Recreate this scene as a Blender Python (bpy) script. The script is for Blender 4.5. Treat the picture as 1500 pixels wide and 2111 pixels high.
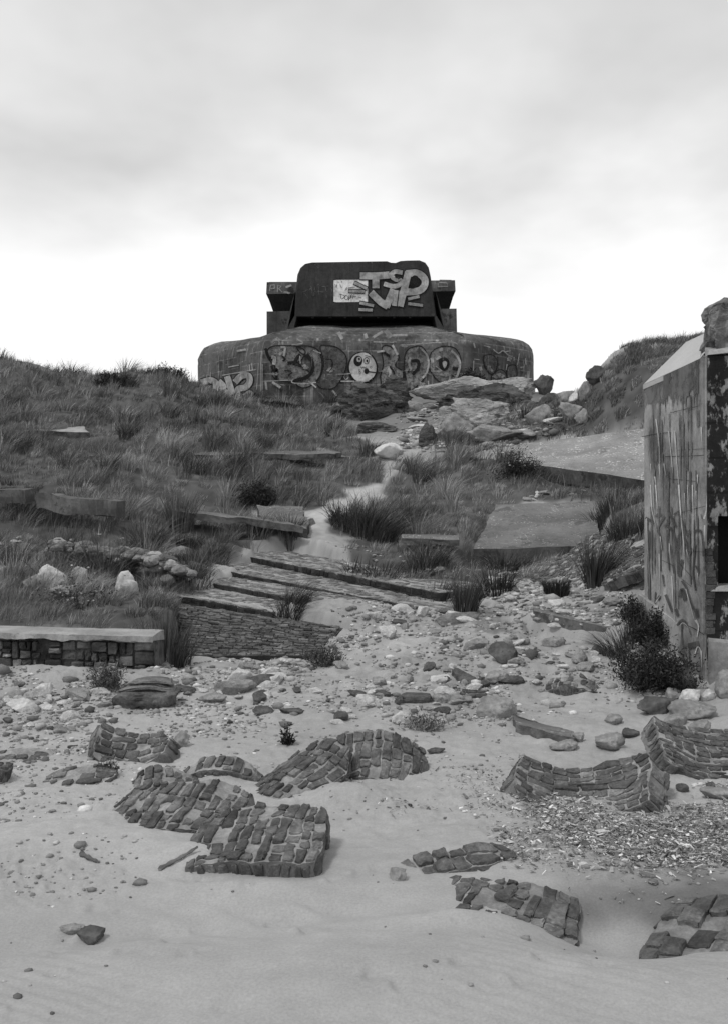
import bpy, bmesh, math, random
import numpy as np
from mathutils import Matrix, Vector, Euler

R = math.radians
for o in list(bpy.data.objects): bpy.data.objects.remove(o)
sc = bpy.context.scene
C = sc.collection

# ------------------------------------------------------------------ camera
EYE, F, HX, HY = 1.7, 2052.0, 750.0, 1040.0
cam = bpy.data.cameras.new("camera"); co = bpy.data.objects.new("camera", cam); C.objects.link(co)
co.location = (0, 0, EYE); co.rotation_euler = (R(90), 0, 0)
cam.sensor_fit = 'VERTICAL'; cam.sensor_height = 36; cam.lens = 36*F/2111
cam.shift_y = -(1055.5-HY)/2111; cam.clip_start = 0.05; cam.clip_end = 3000
sc.camera = co

# ------------------------------------------------------------------ light
SUN_EL, SUN_AZ = 58, -52          # azimuth measured from +Y towards +X; light comes from behind left
SUN_DIR = Vector((-math.cos(R(SUN_EL))*0.75, -math.cos(R(SUN_EL))*0.66, math.sin(R(SUN_EL)))).normalized()
sun = bpy.data.lights.new("sun", 'SUN'); sun.energy = 1.5; sun.angle = R(10); sun.color = (1, .995, .985)
so = bpy.data.objects.new("sun", sun); C.objects.link(so)
so.rotation_euler = (-SUN_DIR).to_track_quat('-Z', 'Y').to_euler()
sc.view_settings.view_transform = 'Standard'; sc.view_settings.look = 'None'
sc.view_settings.exposure = 0.0; sc.view_settings.gamma = 1.0

w = bpy.data.worlds.new("World"); sc.world = w; w.use_nodes = True
nt = w.node_tree; N = nt.nodes; L = nt.links; N.clear()
def wn(t, **k):
    n = N.new(t)
    for a, b in k.items(): setattr(n, a, b)
    return n
def wmath(op, a, b=None, c=None):
    n = wn('ShaderNodeMath', operation=op)
    for i, v in enumerate((a, b, c)):
        if v is None: continue
        if isinstance(v, (int, float)): n.inputs[i].default_value = v
        else: L.new(v, n.inputs[i])
    return n.outputs[0]
sky = wn('ShaderNodeTexSky', sky_type='NISHITA', sun_disc=False)
sky.sun_elevation = R(SUN_EL); sky.sun_rotation = math.atan2(SUN_DIR.x, SUN_DIR.y)
bw = wn('ShaderNodeRGBToBW'); L.new(sky.outputs[0], bw.inputs[0])
tc = wn('ShaderNodeTexCoord'); sep = wn('ShaderNodeSeparateXYZ'); L.new(tc.outputs['Generated'], sep.inputs[0])
zc = wmath('MAXIMUM', sep.outputs[2], 0.0); zz = wmath('ADD', zc, 0.16)
comb = wn('ShaderNodeCombineXYZ')
L.new(wmath('DIVIDE', sep.outputs[0], zz), comb.inputs[0]); L.new(wmath('DIVIDE', sep.outputs[1], zz), comb.inputs[1])
n1 = wn('ShaderNodeTexNoise'); n1.inputs['Scale'].default_value = 1.7; n1.inputs['Detail'].default_value = 4.5; n1.inputs['Roughness'].default_value = .50
mp = wn('ShaderNodeMapping'); mp.inputs['Location'].default_value = (3.35, 1.2, 0); mp.inputs['Scale'].default_value = (1.0, .8, 1)
L.new(comb.outputs[0], mp.inputs[0]); L.new(mp.outputs[0], n1.inputs['Vector'])
# overcast brightness by elevation, then clouds on top
cr = wn('ShaderNodeValToRGB'); e = cr.color_ramp.elements
e[0].position = 0.0; e[0].color = (1, 1, 1, 1)
e[1].position = 1.0; e[1].color = (.66, .66, .66, 1)
for p, v in ((.222, 1.0), (.275, .86), (.335, .75), (.46, .70), (.7, .66)):
    q = cr.color_ramp.elements.new(p); q.color = (v, v, v, 1)
wob = wmath('MULTIPLY_ADD', wmath('SUBTRACT', n1.outputs['Fac'], .5), -.16, zc)
L.new(wob, cr.inputs[0])
cl = wmath('MULTIPLY_ADD', wmath('SUBTRACT', n1.outputs['Fac'], .5), 1.0, 1.0)
msk = wmath('SMOOTH_MIN', wmath('MULTIPLY', wmath('MAXIMUM', wmath('SUBTRACT', zc, .2), 0), 8.0), 1.0, .2)
cl2 = wmath('ADD', wmath('MULTIPLY', wmath('SUBTRACT', cl, 1.0), msk), 1.0)
val = wmath('MULTIPLY', wmath('MULTIPLY', cr.outputs[0], cl2), 10.6)
mixv = wmath('ADD', wmath('MULTIPLY', val, .95), wmath('MULTIPLY', bw.outputs[0], .05))
below = wmath('LESS_THAN', sep.outputs[2], -0.01)
fin = wmath('MULTIPLY', mixv, wmath('SUBTRACT', 1.0, wmath('MULTIPLY', below, .65)))
bg = wn('ShaderNodeBackground'); bg.inputs['Strength'].default_value = 0.1; L.new(fin, bg.inputs[0])
out = wn('ShaderNodeOutputWorld'); L.new(bg.outputs[0], out.inputs[0])

# ------------------------------------------------------------------ numpy helpers
rng = np.random.RandomState(7); random.seed(7)
_perm = np.random.RandomState(3).permutation(256); _perm = np.concatenate([_perm, _perm, _perm])
_grad = np.random.RandomState(4).normal(size=(256, 3)); _grad /= np.linalg.norm(_grad, axis=1)[:, None]
def perlin(p):
    p = np.asarray(p, float); i = np.floor(p).astype(int); f = p-i; i &= 255
    u = f*f*f*(f*(f*6-15)+10); r = 0
    for dx in (0, 1):
        for dy in (0, 1):
            for dz in (0, 1):
                h = _perm[_perm[_perm[(i[..., 0]+dx) & 255]+((i[..., 1]+dy) & 255)]+((i[..., 2]+dz) & 255)]
                g = _grad[h]
                d = g[..., 0]*(f[..., 0]-dx)+g[..., 1]*(f[..., 1]-dy)+g[..., 2]*(f[..., 2]-dz)
                wx = u[..., 0] if dx else 1-u[..., 0]; wy = u[..., 1] if dy else 1-u[..., 1]; wz = u[..., 2] if dz else 1-u[..., 2]
                r = r+d*wx*wy*wz
    return r*1.5
def fbm(p, s=1.0, o=4, k=.5):
    p = np.asarray(p, float)*s; a, r = 1.0, 0
    for _ in range(o): r = r+a*perlin(p); p = p*2.03+17.1; a *= k
    return r
def n2(x, y, s, o=3, seed=0.0): return fbm(np.stack([x, y, np.full_like(x, seed*7.31+.5)], -1), s, o)
def sstep(a, b, x):
    t = np.clip((x-a)/(b-a), 0, 1); return t*t*(3-2*t)
def P(px, py, d): return np.array([(px-HX)/F*d, d, EYE+(HY-py)/F*d])
def project(x, y, z): return HX+x/np.maximum(y, .01)*F, HY-(z-EYE)/np.maximum(y, .01)*F
def inpoly(px, py, poly):
    poly = np.asarray(poly, float); r = np.zeros(px.shape, bool); j = len(poly)-1
    for i in range(len(poly)):
        xi, yi = poly[i]; xj, yj = poly[j]
        c = ((yi > py) != (yj > py)) & (px < (xj-xi)*(py-yi)/(yj-yi+1e-12)+xi)
        r ^= c; j = i
    return r
def segdist(x, y, a, b):
    ax, ay = a; bx, by = b; dx, dy = bx-ax, by-ay
    t = np.clip(((x-ax)*dx+(y-ay)*dy)/(dx*dx+dy*dy), 0, 1)
    return np.hypot(x-ax-t*dx, y-ay-t*dy), t

# ------------------------------------------------------------------ terrain heights
CP = [(750,1400,9.3),(750,1300,11.6),(780,1250,13),(800,1200,14.6),(700,1150,16.5),(650,1120,17.6),(640,1090,19),(680,1060,20.5),
 (730,1030,22.3),(785,1000,24.2),(800,940,28),(820,900,31),(850,860,35),(850,832,40),(760,822,44.2),
 (0,1382,9.6),(300,1382,9.6),(450,1380,9.9),(100,1268,11.2),(300,1284,10.9),(100,1200,13.6),(300,1200,14.2),(100,1130,16.6),(300,1130,17.0),
 (50,1050,19.5),(250,1060,19.5),(450,1060,20.6),(150,980,22),(450,1000,22.5),(100,910,27),(400,935,26.5),(600,930,28),(50,860,31),
 (300,860,32),(550,870,33.5),(100,800,36),(300,800,37),(500,838,39),(650,840,41),(0,745,38.5),(60,754,39),(120,774,40),(220,776,41),
 (340,770,41.5),(400,800,44),(450,826,44.3),(540,838,44.2),
 (1100,1400,9.4),(1300,1385,9.3),(1420,1412,8.6),(1100,1312,11.2),(1290,1312,10.6),(1150,1240,12.4),(1280,1240,11.9),(1150,1190,14),
 (1300,1180,13),(1335,1232,10.6),(1000,1240,13),(1000,1190,14.8),(1100,1150,16.3),(1100,1124,17.5),(1240,1100,16.5),(1150,1030,21),
 (1000,1060,20),(1250,1020,20.5),(1330,1100,15),(1320,1010,20),(900,1000,23.5),(1000,950,25),(850,960,26),(1130,962,23.5),
 (1320,990,21.5),(1320,885,26),(1130,910,27),(960,928,28),(1000,880,31),(1100,860,32.5),(1200,850,31),(1050,825,39),(1150,820,40),
 (1185,812,42),(1205,808,31),(1226,768,30.2),(1260,732,30),(1325,718,29.6),(1400,718,29),(1440,716,28.5),(1280,800,27.5),(1330,790,27),(1100,815,44)]
AN = [tuple(P(*c)) for c in CP]
for X in (-6, -3, 0, 3, 6): AN += [(X, y, 0.0) for y in (-6, 0, 3.3, 5, 7)]
AN += [(-9,8,.05),(9,4,.2),(-14,12,.7),(-14,18,2.),(-18,28,4.4),(-22,38,7.6),(-14,46,6.2),(-8,52,6.0),(0,56,6.2),(8,50,5.6),(9.6,37,5.4),
 (12,31,6.9),(15,26,6.3),(13,18,3.),(8,12,1.5),(6.5,8,.5),(18,38,6),(-24,12,.8),(-30,30,5),(28,28,6),(24,12,2.5),(-20,60,5),(0,70,5),(20,60,5),
 (-30,-6,0),(30,-6,0),(-40,70,4),(40,70,4),(5.2,17,1.7),(6.5,21,2.4)]
AN = np.array(AN)
def _U(r2): return np.where(r2 > 1e-12, .5*r2*np.log(np.maximum(r2, 1e-12)), 0)
_k = len(AN); _r2 = ((AN[:, None, :2]-AN[None, :, :2])**2).sum(-1)
_A = np.zeros((_k+3, _k+3)); _A[:_k, :_k] = _U(_r2)+np.eye(_k)*.06
_A[:_k, _k] = 1; _A[:_k, _k+1:] = AN[:, :2]; _A[_k:, :_k] = _A[:_k, _k:].T
_W = np.linalg.solve(_A, np.concatenate([AN[:, 2], [0, 0, 0]]))
def tps(x, y):
    sh = x.shape; x = x.ravel(); y = y.ravel(); r = np.empty_like(x)
    for i in range(0, len(x), 40000):
        a, b = x[i:i+40000], y[i:i+40000]
        r2 = (a[:, None]-AN[None, :, 0])**2+(b[:, None]-AN[None, :, 1])**2
        r[i:i+40000] = _U(r2)@_W[:_k]+_W[_k]+_W[_k+1]*a+_W[_k+2]*b
    return r.reshape(sh)

BUMPS = []      # (x, y, sx, sy, yaw, amp)  mounds and hollows in the sand
def bump(px, py, d, sx, sy, amp, yaw=0): p = P(px, py, d); BUMPS.append((p[0], p[1], sx, sy, R(yaw), amp))
bump(720,1640,5.75,.20,.16,.10); bump(455,1590,6.3,.16,.16,.07); bump(560,1660,5.55,.12,.1,.03)
bump(1290,1880,4.05,.34,.26,-.13); bump(1180,1840,4.3,.3,.16,-.05); bump(560,1880,4.1,.5,.12,-.035,12); bump(150,1925,3.9,.4,.1,-.03,8)
bump(880,2010,3.6,1.2,.32,.05,-4); bump(100,1720,5.0,.5,.35,.07); bump(300,1745,4.9,.35,.2,.05); bump(60,1650,5.6,.4,.25,.05)
bump(700,1270,12.2,.7,.8,.16); bump(1050,1345,10.6,.6,.5,.08); bump(650,1130,17,.6,.8,.15); bump(280,1600,6.2,.4,.2,.03)
bump(405,1790,4.75,.16,.10,.05); bump(225,1700,5.3,.18,.10,.05); bump(940,1905,4.05,.30,.08,.045); bump(480,1840,4.4,.3,.08,.03)
STAMPS = []     # (quad xy, zfunc, soft, mode)
TRENCH = []     # (a, b, amp, sigma)
def planefit(pts):
    A = np.array([[p[0], p[1], 1] for p in pts]); return np.linalg.lstsq(A, np.array([p[2] for p in pts]), rcond=None)[0]
def stamp(pts, drop, soft): STAMPS.append((np.array([p[:2] for p in pts]), planefit(pts), drop, soft))
def trench(a, b, amp, s): TRENCH.append((a[:2], b[:2], amp, s))

SLAB_UP = [P(930,938,27.5), P(1340,880,26), P(1345,992,21.3), P(1130,962,23.3)]
SLAB_LO = [P(1020,1040,20.6), P(1218,1034,20.3), P(1243,1124,17.0), P(975,1132,17.2)]
stamp(SLAB_UP, .26, .35); stamp(SLAB_LO, .26, .3)
trench(P(1140,975,22.6), P(1345,1004,20.6), .45, .5); trench(P(980,1140,16.7), P(1245,1130,16.5), .50, .42)
BEAM = [P(78,1018,18.6), P(240,1035,17.6), P(240,1070,17.6), P(78,1052,18.6)]
trench(P(60,1075,18.0), P(240,1090,17.0), .35, .35)
trench(P(-60,912,27.6), P(330,908,27.6), .8, .55); trench(P(40,838,33), P(330,828,34), .55, .8); trench(P(520,912,29.3), P(650,918,29.2), .5, .5)
trench(P(420,1040,20.2), P(500,1030,20.8), .4, .5); trench(P(0,1110,16.3), P(220,1100,16.6), .35, .5); trench(P(400,948,25.9), P(690,948,26.5), .35, .4); trench(P(1090,790,34.5), P(1210,780,34), .3, .5)
_r = np.random.RandomState(2)
for _ in range(46):
    _px, _py = _r.uniform(-20, 1500), _r.uniform(1780, 2105); _d = 3488/(_py-HY); bump(_px, _py, _d, _r.uniform(.03, .06), _r.uniform(.02, .045), -_r.uniform(.010, .022), _r.uniform(0, 180))
    bump(_px+_r.uniform(-22, 22), _py+_r.uniform(-8, 8), _d, .03, .018, .014, _r.uniform(0, 180))
# the flight of brick-faced steps: left end and right end of every nosing
STEPS = [(P(478,1141,17.6), P(905,1222,13.5)), (P(413,1167,16.3), P(915,1262,12.6)),
         (P(400,1196,15.1), P(700,1248,12.9)), (P(340,1223,14.0), P(560,1262,12.6))]
for (a, b) in reversed(STEPS):
    dirn = (b-a)[:2]/np.linalg.norm((b-a)[:2]); n = np.array([-dirn[1], dirn[0]]); n *= np.sign(n[1])
    back = np.array([n[0], n[1], .0])*1.25; f_ = np.array([n[0], n[1], 0])*.16
    stamp([a+f_, b+f_, b+back, a+back], .045, .12); trench(a-f_*.5, b-f_*.5, .10, .12)
WALLB = [P(368,1250,12.7), P(705,1296,11.6), P(650,1352,11.0), P(374,1352,11.3)]
stamp([P(368,1352,11.3), P(655,1352,11.0), P(700,1395,9.4), P(350,1395,9.4)], .02, .15)
stamp([WALLB[0], WALLB[1], WALLB[2], WALLB[3]], .14, .10); stamp([STEPS[3][0]-[0, 0, .11], STEPS[3][1]-[0, 0, .10], WALLB[1], WALLB[0]], .06, .12)
FOOT = [P(1097,1258,11.6), P(1250,1292,10.9)]
stamp([P(1097,1258,11.6), P(1290,1292,10.9), P(1290,1230,12.0), P(1110,1215,13.2)], .03, .3)
_f = [P(1090,1312,11.55), P(1262,1330,10.75), P(1290,1360,9.9), P(1080,1345,10.5)]; stamp(_f, .0, .12)
stamp([P(-80,1275,10.8), P(330,1292,10.6), P(330,1310,9.7), P(-80,1300,9.8)], .35, .15)

def H(x, y, noise=True):
    x = np.asarray(x, float); y = np.asarray(y, float)
    z = tps(x, y)
    far = sstep(52, 75, y)+sstep(22, 40, np.abs(x)); far = np.clip(far, 0, 1)
    z = z*(1-far)+np.clip(z, 0, 6)*far; z = np.where(y < 1.5, z*sstep(-6, 1.5, y), z)
    big = np.clip(sstep(90, 160, y)+sstep(60, 120, np.abs(x)), 0, 1); z = z*(1-big)+2.0*big
    dune = sstep(12.5, 20, y)
    for bx, by, sx, sy, yw, am in BUMPS:
        c, s = math.cos(yw), math.sin(yw); u = (x-bx)*c+(y-by)*s; v = -(x-bx)*s+(y-by)*c
        q = (u/sx)**2+(v/sy)**2
        z = z+am*np.exp(-np.minimum(q, 40))
    if noise:
        z = z+dune*(.24*n2(x, y, .42, 3, 1)+.05*n2(x, y, 1.7, 2, 2))
        beach = 1-dune; rub = sstep(7.5, 9.5, y)*beach
        md = sstep(4.4, 5.6, y)*beach; z = z+md*(.018*n2(x, y*1.3, 3.4, 3, 12)+.011*n2(x, y, 12, 3, 13))
        z = z+beach*(.022*n2(x, y, .9, 2, 3)+.010*n2(x, y*1.6, 2.7, 3, 4)*(1-.4*rub))
        z = z+rub*(.05*n2(x, y, 1.9, 3, 5)+.028*n2(x, y, 6, 4, 6))
        # trampled sand at the lower left and around the fallen masonry
        px, py = project(x, y, z)
        tr = np.exp(-((px-60)/130)**2-((py-1800)/60)**2)+.6*np.exp(-((px-900)/260)**2-((py-1650)/60)**2)+.35*np.exp(-((px-330)/200)**2-((py-1810)/40)**2)
        z = z+np.minimum(tr, 1)*(.022*np.abs(n2(x, y, 9, 3, 7))+.012*n2(x, y, 22, 2, 8))*(y > 2)
        z = z+(y > 2.5)*(1-sstep(6, 8, y))*.0020*sstep(.0, .5, n2(x, y, .8, 2, 14))*np.sin((x*.5+y)*95+3*n2(x, y, 2.2, 2, 15))
        rip = np.exp(-((px-480)/260)**2-((py-1900+.12*(px-480))/36)**2)*(y > 2)
        z = z+rip*.011*np.sin((x*5.5+y*9.5)*3+2.2*n2(x, y, 3, 2, 9))
    for q, pl, drop, soft in STAMPS:
        c = q.mean(0); dmin = np.full(x.shape, 1e9)
        for i in range(len(q)):
            a, b = q[i], q[(i+1) % len(q)]; e_ = b-a; n_ = np.array([-e_[1], e_[0]])/np.linalg.norm(e_)
            if ((c-a)*n_).sum() < 0: n_ = -n_
            dmin = np.minimum(dmin, (x-a[0])*n_[0]+(y-a[1])*n_[1])
        s = sstep(-soft, soft*.2, dmin)
        z = z*(1-s)+(pl[0]*x+pl[1]*y+pl[2]-drop+(.05*n2(x, y, 2.2, 3, 11) if noise else 0))*s
    for a, b, am, sg in TRENCH:
        d_, t_ = segdist(x, y, a, b); z = z-am*np.exp(-(d_/sg)**2)
    return z
def h1(x, y): return float(H(np.array([x]), np.array([y]))[0])
_ds = np.concatenate([np.arange(2.6, 12, .02), np.arange(12, 60, .06)])
def gp(px, py):
    """point of the ground under a pixel of the photograph"""
    xs = (px-HX)/F*_ds; zr = EYE+(HY-py)/F*_ds; hz = H(xs, _ds); k = np.argmax(hz >= zr)
    d = _ds[k] if (hz >= zr).any() else 40.
    return np.array([(px-HX)/F*d, d, hz[k]])

# ------------------------------------------------------------------ materials (all grey: the photograph is black and white)
def mat(name, lo, hi, scale=3., bump=.4, bscale=30., rough=.92, alpha=0., tone=False, streak=0., spots=None, joints=None, stretch=(1, 1, 1), dark=None, bdist=.02, fine=0.25):
    m = bpy.data.materials.new(name); m.use_nodes = True; t = m.node_tree; n, l = t.nodes, t.links
    b = n['Principled BSDF']; b.inputs['Roughness'].default_value = rough; b.inputs['Specular IOR Level'].default_value = .25
    tcn = n.new('ShaderNodeTexCoord'); mpn = n.new('ShaderNodeMapping'); mpn.inputs['Scale'].default_value = stretch
    l.new(tcn.outputs['Object'], mpn.inputs[0])
    def noise(s, d=6, r=.6, vec=None):
        q = n.new('ShaderNodeTexNoise'); q.inputs['Scale'].default_value = s; q.inputs['Detail'].default_value = d; q.inputs['Roughness'].default_value = r
        l.new(vec or mpn.outputs[0], q.inputs['Vector']); return q.outputs['Fac']
    def mth(op, a, c=None, e=None, clamp=False):
        q = n.new('ShaderNodeMath'); q.operation = op; q.use_clamp = clamp
        for i, v in enumerate((a, c, e)):
            if v is None: continue
            if isinstance(v, (int, float)): q.inputs[i].default_value = v
            else: l.new(v, q.inputs[i])
        return q.outputs[0]
    def rampv(v, p0, p1):
        q = n.new('ShaderNodeMapRange'); q.interpolation_type = 'SMOOTHSTEP'; l.new(v, q.inputs[0]); q.inputs[1].default_value = p0; q.inputs[2].default_value = p1; return q.outputs[0]
    f1 = rampv(noise(scale), .32, .68); f2 = noise(bscale, 5, .65)
    v = mth('MULTIPLY_ADD', f1, hi-lo, lo)
    v = mth('MULTIPLY', v, mth('MULTIPLY_ADD', mth('SUBTRACT', f2, .5), fine*4, 1.0))
    if streak:
        ms = n.new('ShaderNodeMapping'); ms.inputs['Scale'].default_value = (4, 4, .28); l.new(tcn.outputs['Object'], ms.inputs[0])
        s1 = rampv(noise(1.3, 5, .65, ms.outputs[0]), .52, .72)
        s2 = rampv(noise(2.7, 4, .6, ms.outputs[0]), .55, .75)
        v = mth('MULTIPLY', v, mth('MULTIPLY_ADD', s1, streak, 1.0)); v = mth('MULTIPLY', v, mth('MULTIPLY_ADD', s2, -.45, 1.0))
    if spots:
        vo = n.new('ShaderNodeTexVoronoi'); vo.inputs['Scale'].default_value = spots[0]; l.new(mpn.outputs[0], vo.inputs['Vector'])
        sp = rampv(vo.outputs['Distance'], spots[1]*1.25, spots[1]); sp = mth('MULTIPLY', sp, rampv(noise(spots[0]*.16, 3), .48, .6))
        v = mth('ADD', v, mth('MULTIPLY', sp, spots[2]))
    if dark:
        dk = rampv(noise(dark[0], 8, .68), dark[1], dark[1]+.07); v = mth('MULTIPLY', v, mth('MULTIPLY_ADD', dk, -dark[2], 1.0))
    hgt = f2
    if joints:
        br = n.new('ShaderNodeTexBrick'); br.inputs['Scale'].default_value = 1; br.inputs['Brick Width'].default_value = joints[0]; br.inputs['Row Height'].default_value = joints[1]
        br.inputs['Mortar Size'].default_value = joints[2]; br.inputs['Mortar Smooth'].default_value = .3
        mj = n.new('ShaderNodeMapping'); mj.inputs['Rotation'].default_value = joints[4]; l.new(tcn.outputs['Object'], mj.inputs[0]); l.new(mj.outputs[0], br.inputs['Vector'])
        jn = mth('MULTIPLY', br.outputs['Fac'], rampv(noise(1.1, 3), .4, .6))
        v = mth('MULTIPLY', v, mth('MULTIPLY_ADD', jn, joints[3], 1.0)); hgt = mth('SUBTRACT', hgt, mth('MULTIPLY', jn, .5))
    if tone:
        a = n.new('ShaderNodeAttribute'); a.attribute_name = 'tone'; v = mth('MULTIPLY', v, a.outputs['Fac'])
    v = mth('MINIMUM', mth('MAXIMUM', v, .004), .85)
    if alpha:   # worn paint: the wall shows through where it has flaked and faded
        al = rampv(noise(5.5, 9, .72), .47, .60); l.new(mth('MULTIPLY_ADD', al, -alpha, 1.0), b.inputs['Alpha'])
    l.new(v, b.inputs['Base Color'])
    if bump:
        bp = n.new('ShaderNodeBump'); bp.inputs['Strength'].default_value = bump; bp.inputs['Distance'].default_value = bdist
        l.new(hgt, bp.inputs['Height']); l.new(bp.outputs[0], b.inputs['Normal'])
    return m
M = {}
M['sand'] = mat('sand', .94, 1.06, 1.2, .35, 90, .95, tone=True, bdist=.006, fine=.16)
M['grass'] = mat('grass', .85, 1.15, 1.5, 0, 10, .85, tone=True, fine=.0)
M['bunker'] = mat('bunker_concrete', .042, .125, .45, .7, 4, .9, streak=1.5, dark=(1.1, .54, .5), joints=(1.5, .5, .035, .9, (R(90), 0, 0)), bdist=.05, fine=.3)
M['hood'] = mat('hood_concrete', .026, .05, .6, .5, 5, .9, streak=.5, bdist=.05, fine=.3)
M['wing'] = mat('wing_concrete', .05, .13, .8, .5, 5, .9, streak=.6, dark=(1.4, .55, .6), bdist=.05)
M['black'] = mat('interior_shade', .008, .014, 2, .2, 20)  # near-black that paints in the shade of the slit and window interiors
M['pale_conc'] = mat('pale_concrete', .20, .38, 1.4, .6, 22, .92, streak=.75, dark=(1.1, .56, .45), joints=(2.4, .42, .012, -.45, (R(90), 0, R(90))), bdist=.012)
M['front'] = mat('peeling_front', .13, .34, 2.2, .6, 22, .9, streak=.6, stretch=(1, 1, .55), dark=(7.5, .44, .93), joints=(.9, .3, .012, -.4, (R(90), 0, 0)), bdist=.02)
M['roofc'] = mat('roof_render', .40, .47, 1.2, .2, 40, .9, fine=.08)
M['slab'] = mat('slab_concrete', .10, .185, .9, .5, 26, .92, streak=.3, spots=(16, .2, .25), dark=(2, .56, .4), bdist=.012)
M['slab_up'] = mat('shelly_concrete', .19, .29, .9, .5, 26, .92, streak=.3, spots=(12, .25, .35), dark=(2, .58, .35), bdist=.012)
M['slab_dk'] = mat('weathered_concrete', .06, .14, 1.6, .6, 18, .92, streak=.5, dark=(3, .55, .5), bdist=.02)
M['coping'] = mat('coping_concrete', .24, .38, 3, .5, 40, .92, dark=(9, .6, .4), bdist=.01)
M['brick'] = mat('weathered_brick', .07, .16, 7, 1, 45, .9, tone=True, dark=(14, .6, .4), spots=(38, .2, .05), bdist=.014, fine=.45)
M['mortar'] = mat('sandy_mortar', .19, .34, 7, .6, 60, .95, tone=True, bdist=.008)
M['mason'] = mat('rough_masonry', .06, .16, 6, .9, 30, .92, tone=True, dark=(7, .56, .6), bdist=.02)
M['rock0'] = mat('pale_stone', .42, .62, 4, .6, 30, .9, dark=(6, .62, .4), bdist=.02)
M['rock1'] = mat('grey_stone', .19, .32, 4, .6, 30, .9, dark=(6, .58, .45), bdist=.02)
M['rock2'] = mat('dark_stone', .06, .13, 4, .7, 30, .9, dark=(6, .6, .5), bdist=.02)
M['rock_w'] = mat('white_stone', .55, .72, 3, .5, 30, .9, fine=.1, bdist=.02)
M['strata'] = mat('layered_rock', .05, .17, 1.1, 1, 7, .92, stretch=(1, 1, 2.2), dark=(1.6, .52, .7), bdist=.12)
M['strata_p'] = mat('pale_layered_rock', .27, .46, 1.2, 1, 7, .92, stretch=(1, 1, 2.2), dark=(2.2, .56, .6), bdist=.12)
M['peb'] = mat('pebbles', .9, 1.1, 8, .3, 60, .9, tone=True)
M['wood'] = mat('driftwood', .10, .2, 12, .5, 60, .9, stretch=(1, 1, 1))
M['leaf'] = mat('leaf', .85, 1.15, 6, 0, 10, .8, tone=True, fine=0)
def paint(name, v, wear=.35): return mat(name, v*.55, v*1.15, 1.6, .15, 9, .85, dark=(2.3, .54, wear), fine=.22, streak=.35 if v < .4 else 0, alpha=min(.9, wear*1.6))
M['p_white'] = paint('white_paint', .74, .12); M['p_light'] = paint('light_grey_paint', .38, .16); M['p_mid'] = paint('mid_grey_paint', .20, .42)
M['p_dim'] = paint('faded_paint', .10, .3); M['p_black'] = paint('black_paint', .013, .1); M['p_ghost'] = paint('ghost_paint', .105, .6)
M['p_ghost2'] = paint('faded_pale_paint', .27, .6); M['p_chalk'] = paint('chalk_paint', .48, .12); M['p_run'] = paint('paint_run', .66, .25); M['p_patch'] = paint('flaked_paint', .30, .40); M['p_stain'] = paint('old_stain', .15, .4); M['p_grey2'] = paint('wall_grey_paint', .10, .3)

# ------------------------------------------------------------------ object helpers
def tag(o, label=None, cat=None, group=None, kind=None):
    if label: o['label'] = label
    if cat: o['category'] = cat
    if group: o['group'] = group
    if kind or label: o['kind'] = kind or 'thing'
    return o
def empty(name, loc=(0, 0, 0), label=None, cat=None, group=None):
    o = bpy.data.objects.new(name, None); C.objects.link(o); o.location = loc; o.empty_display_size = .1
    return tag(o, label, cat, group)
def mesh(name, v, f, mats, parent=None, tone=None, midx=None, smooth=False, loc=None):
    """v (n,3); f list of equal-size index arrays (or list of arrays of mixed size)"""
    v = np.asarray(v, np.float32)
    if loc is not None: v = v-np.asarray(loc, np.float32)
    me = bpy.data.meshes.new(name)
    fl = f if isinstance(f, list) else [f]
    fl = [np.asarray(a, np.int32) for a in fl if len(a)]
    loops = np.concatenate([a.ravel() for a in fl]); tot = np.concatenate([np.full(len(a), a.shape[1], np.int32) for a in fl])
    st = np.concatenate([[0], np.cumsum(tot)[:-1]]).astype(np.int32)
    me.vertices.add(len(v)); me.vertices.foreach_set('co', v.ravel())
    me.loops.add(len(loops)); me.loops.foreach_set('vertex_index', loops)
    me.polygons.add(len(tot)); me.polygons.foreach_set('loop_start', st); me.polygons.foreach_set('loop_total', tot)
    if midx is not None: me.polygons.foreach_set('material_index', np.asarray(midx, np.int32))
    me.polygons.foreach_set('use_smooth', (np.asarray(midx) == 0) if smooth == 'mortar' else np.full(len(tot), bool(smooth), bool))
    if tone is not None:
        a = me.attributes.new('tone', 'FLOAT', 'POINT'); a.data.foreach_set('value', np.asarray(tone, np.float32))
    me.update(); me.validate()
    for m in (mats if isinstance(mats, (list, tuple)) else [mats]): me.materials.append(M[m])
    o = bpy.data.objects.new(name, me); C.objects.link(o)
    if loc is not None: o.location = loc
    if parent is not None:
        o.parent = parent; o.matrix_parent_inverse = Matrix.Translation(-Vector(parent.location))
    return o
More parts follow.
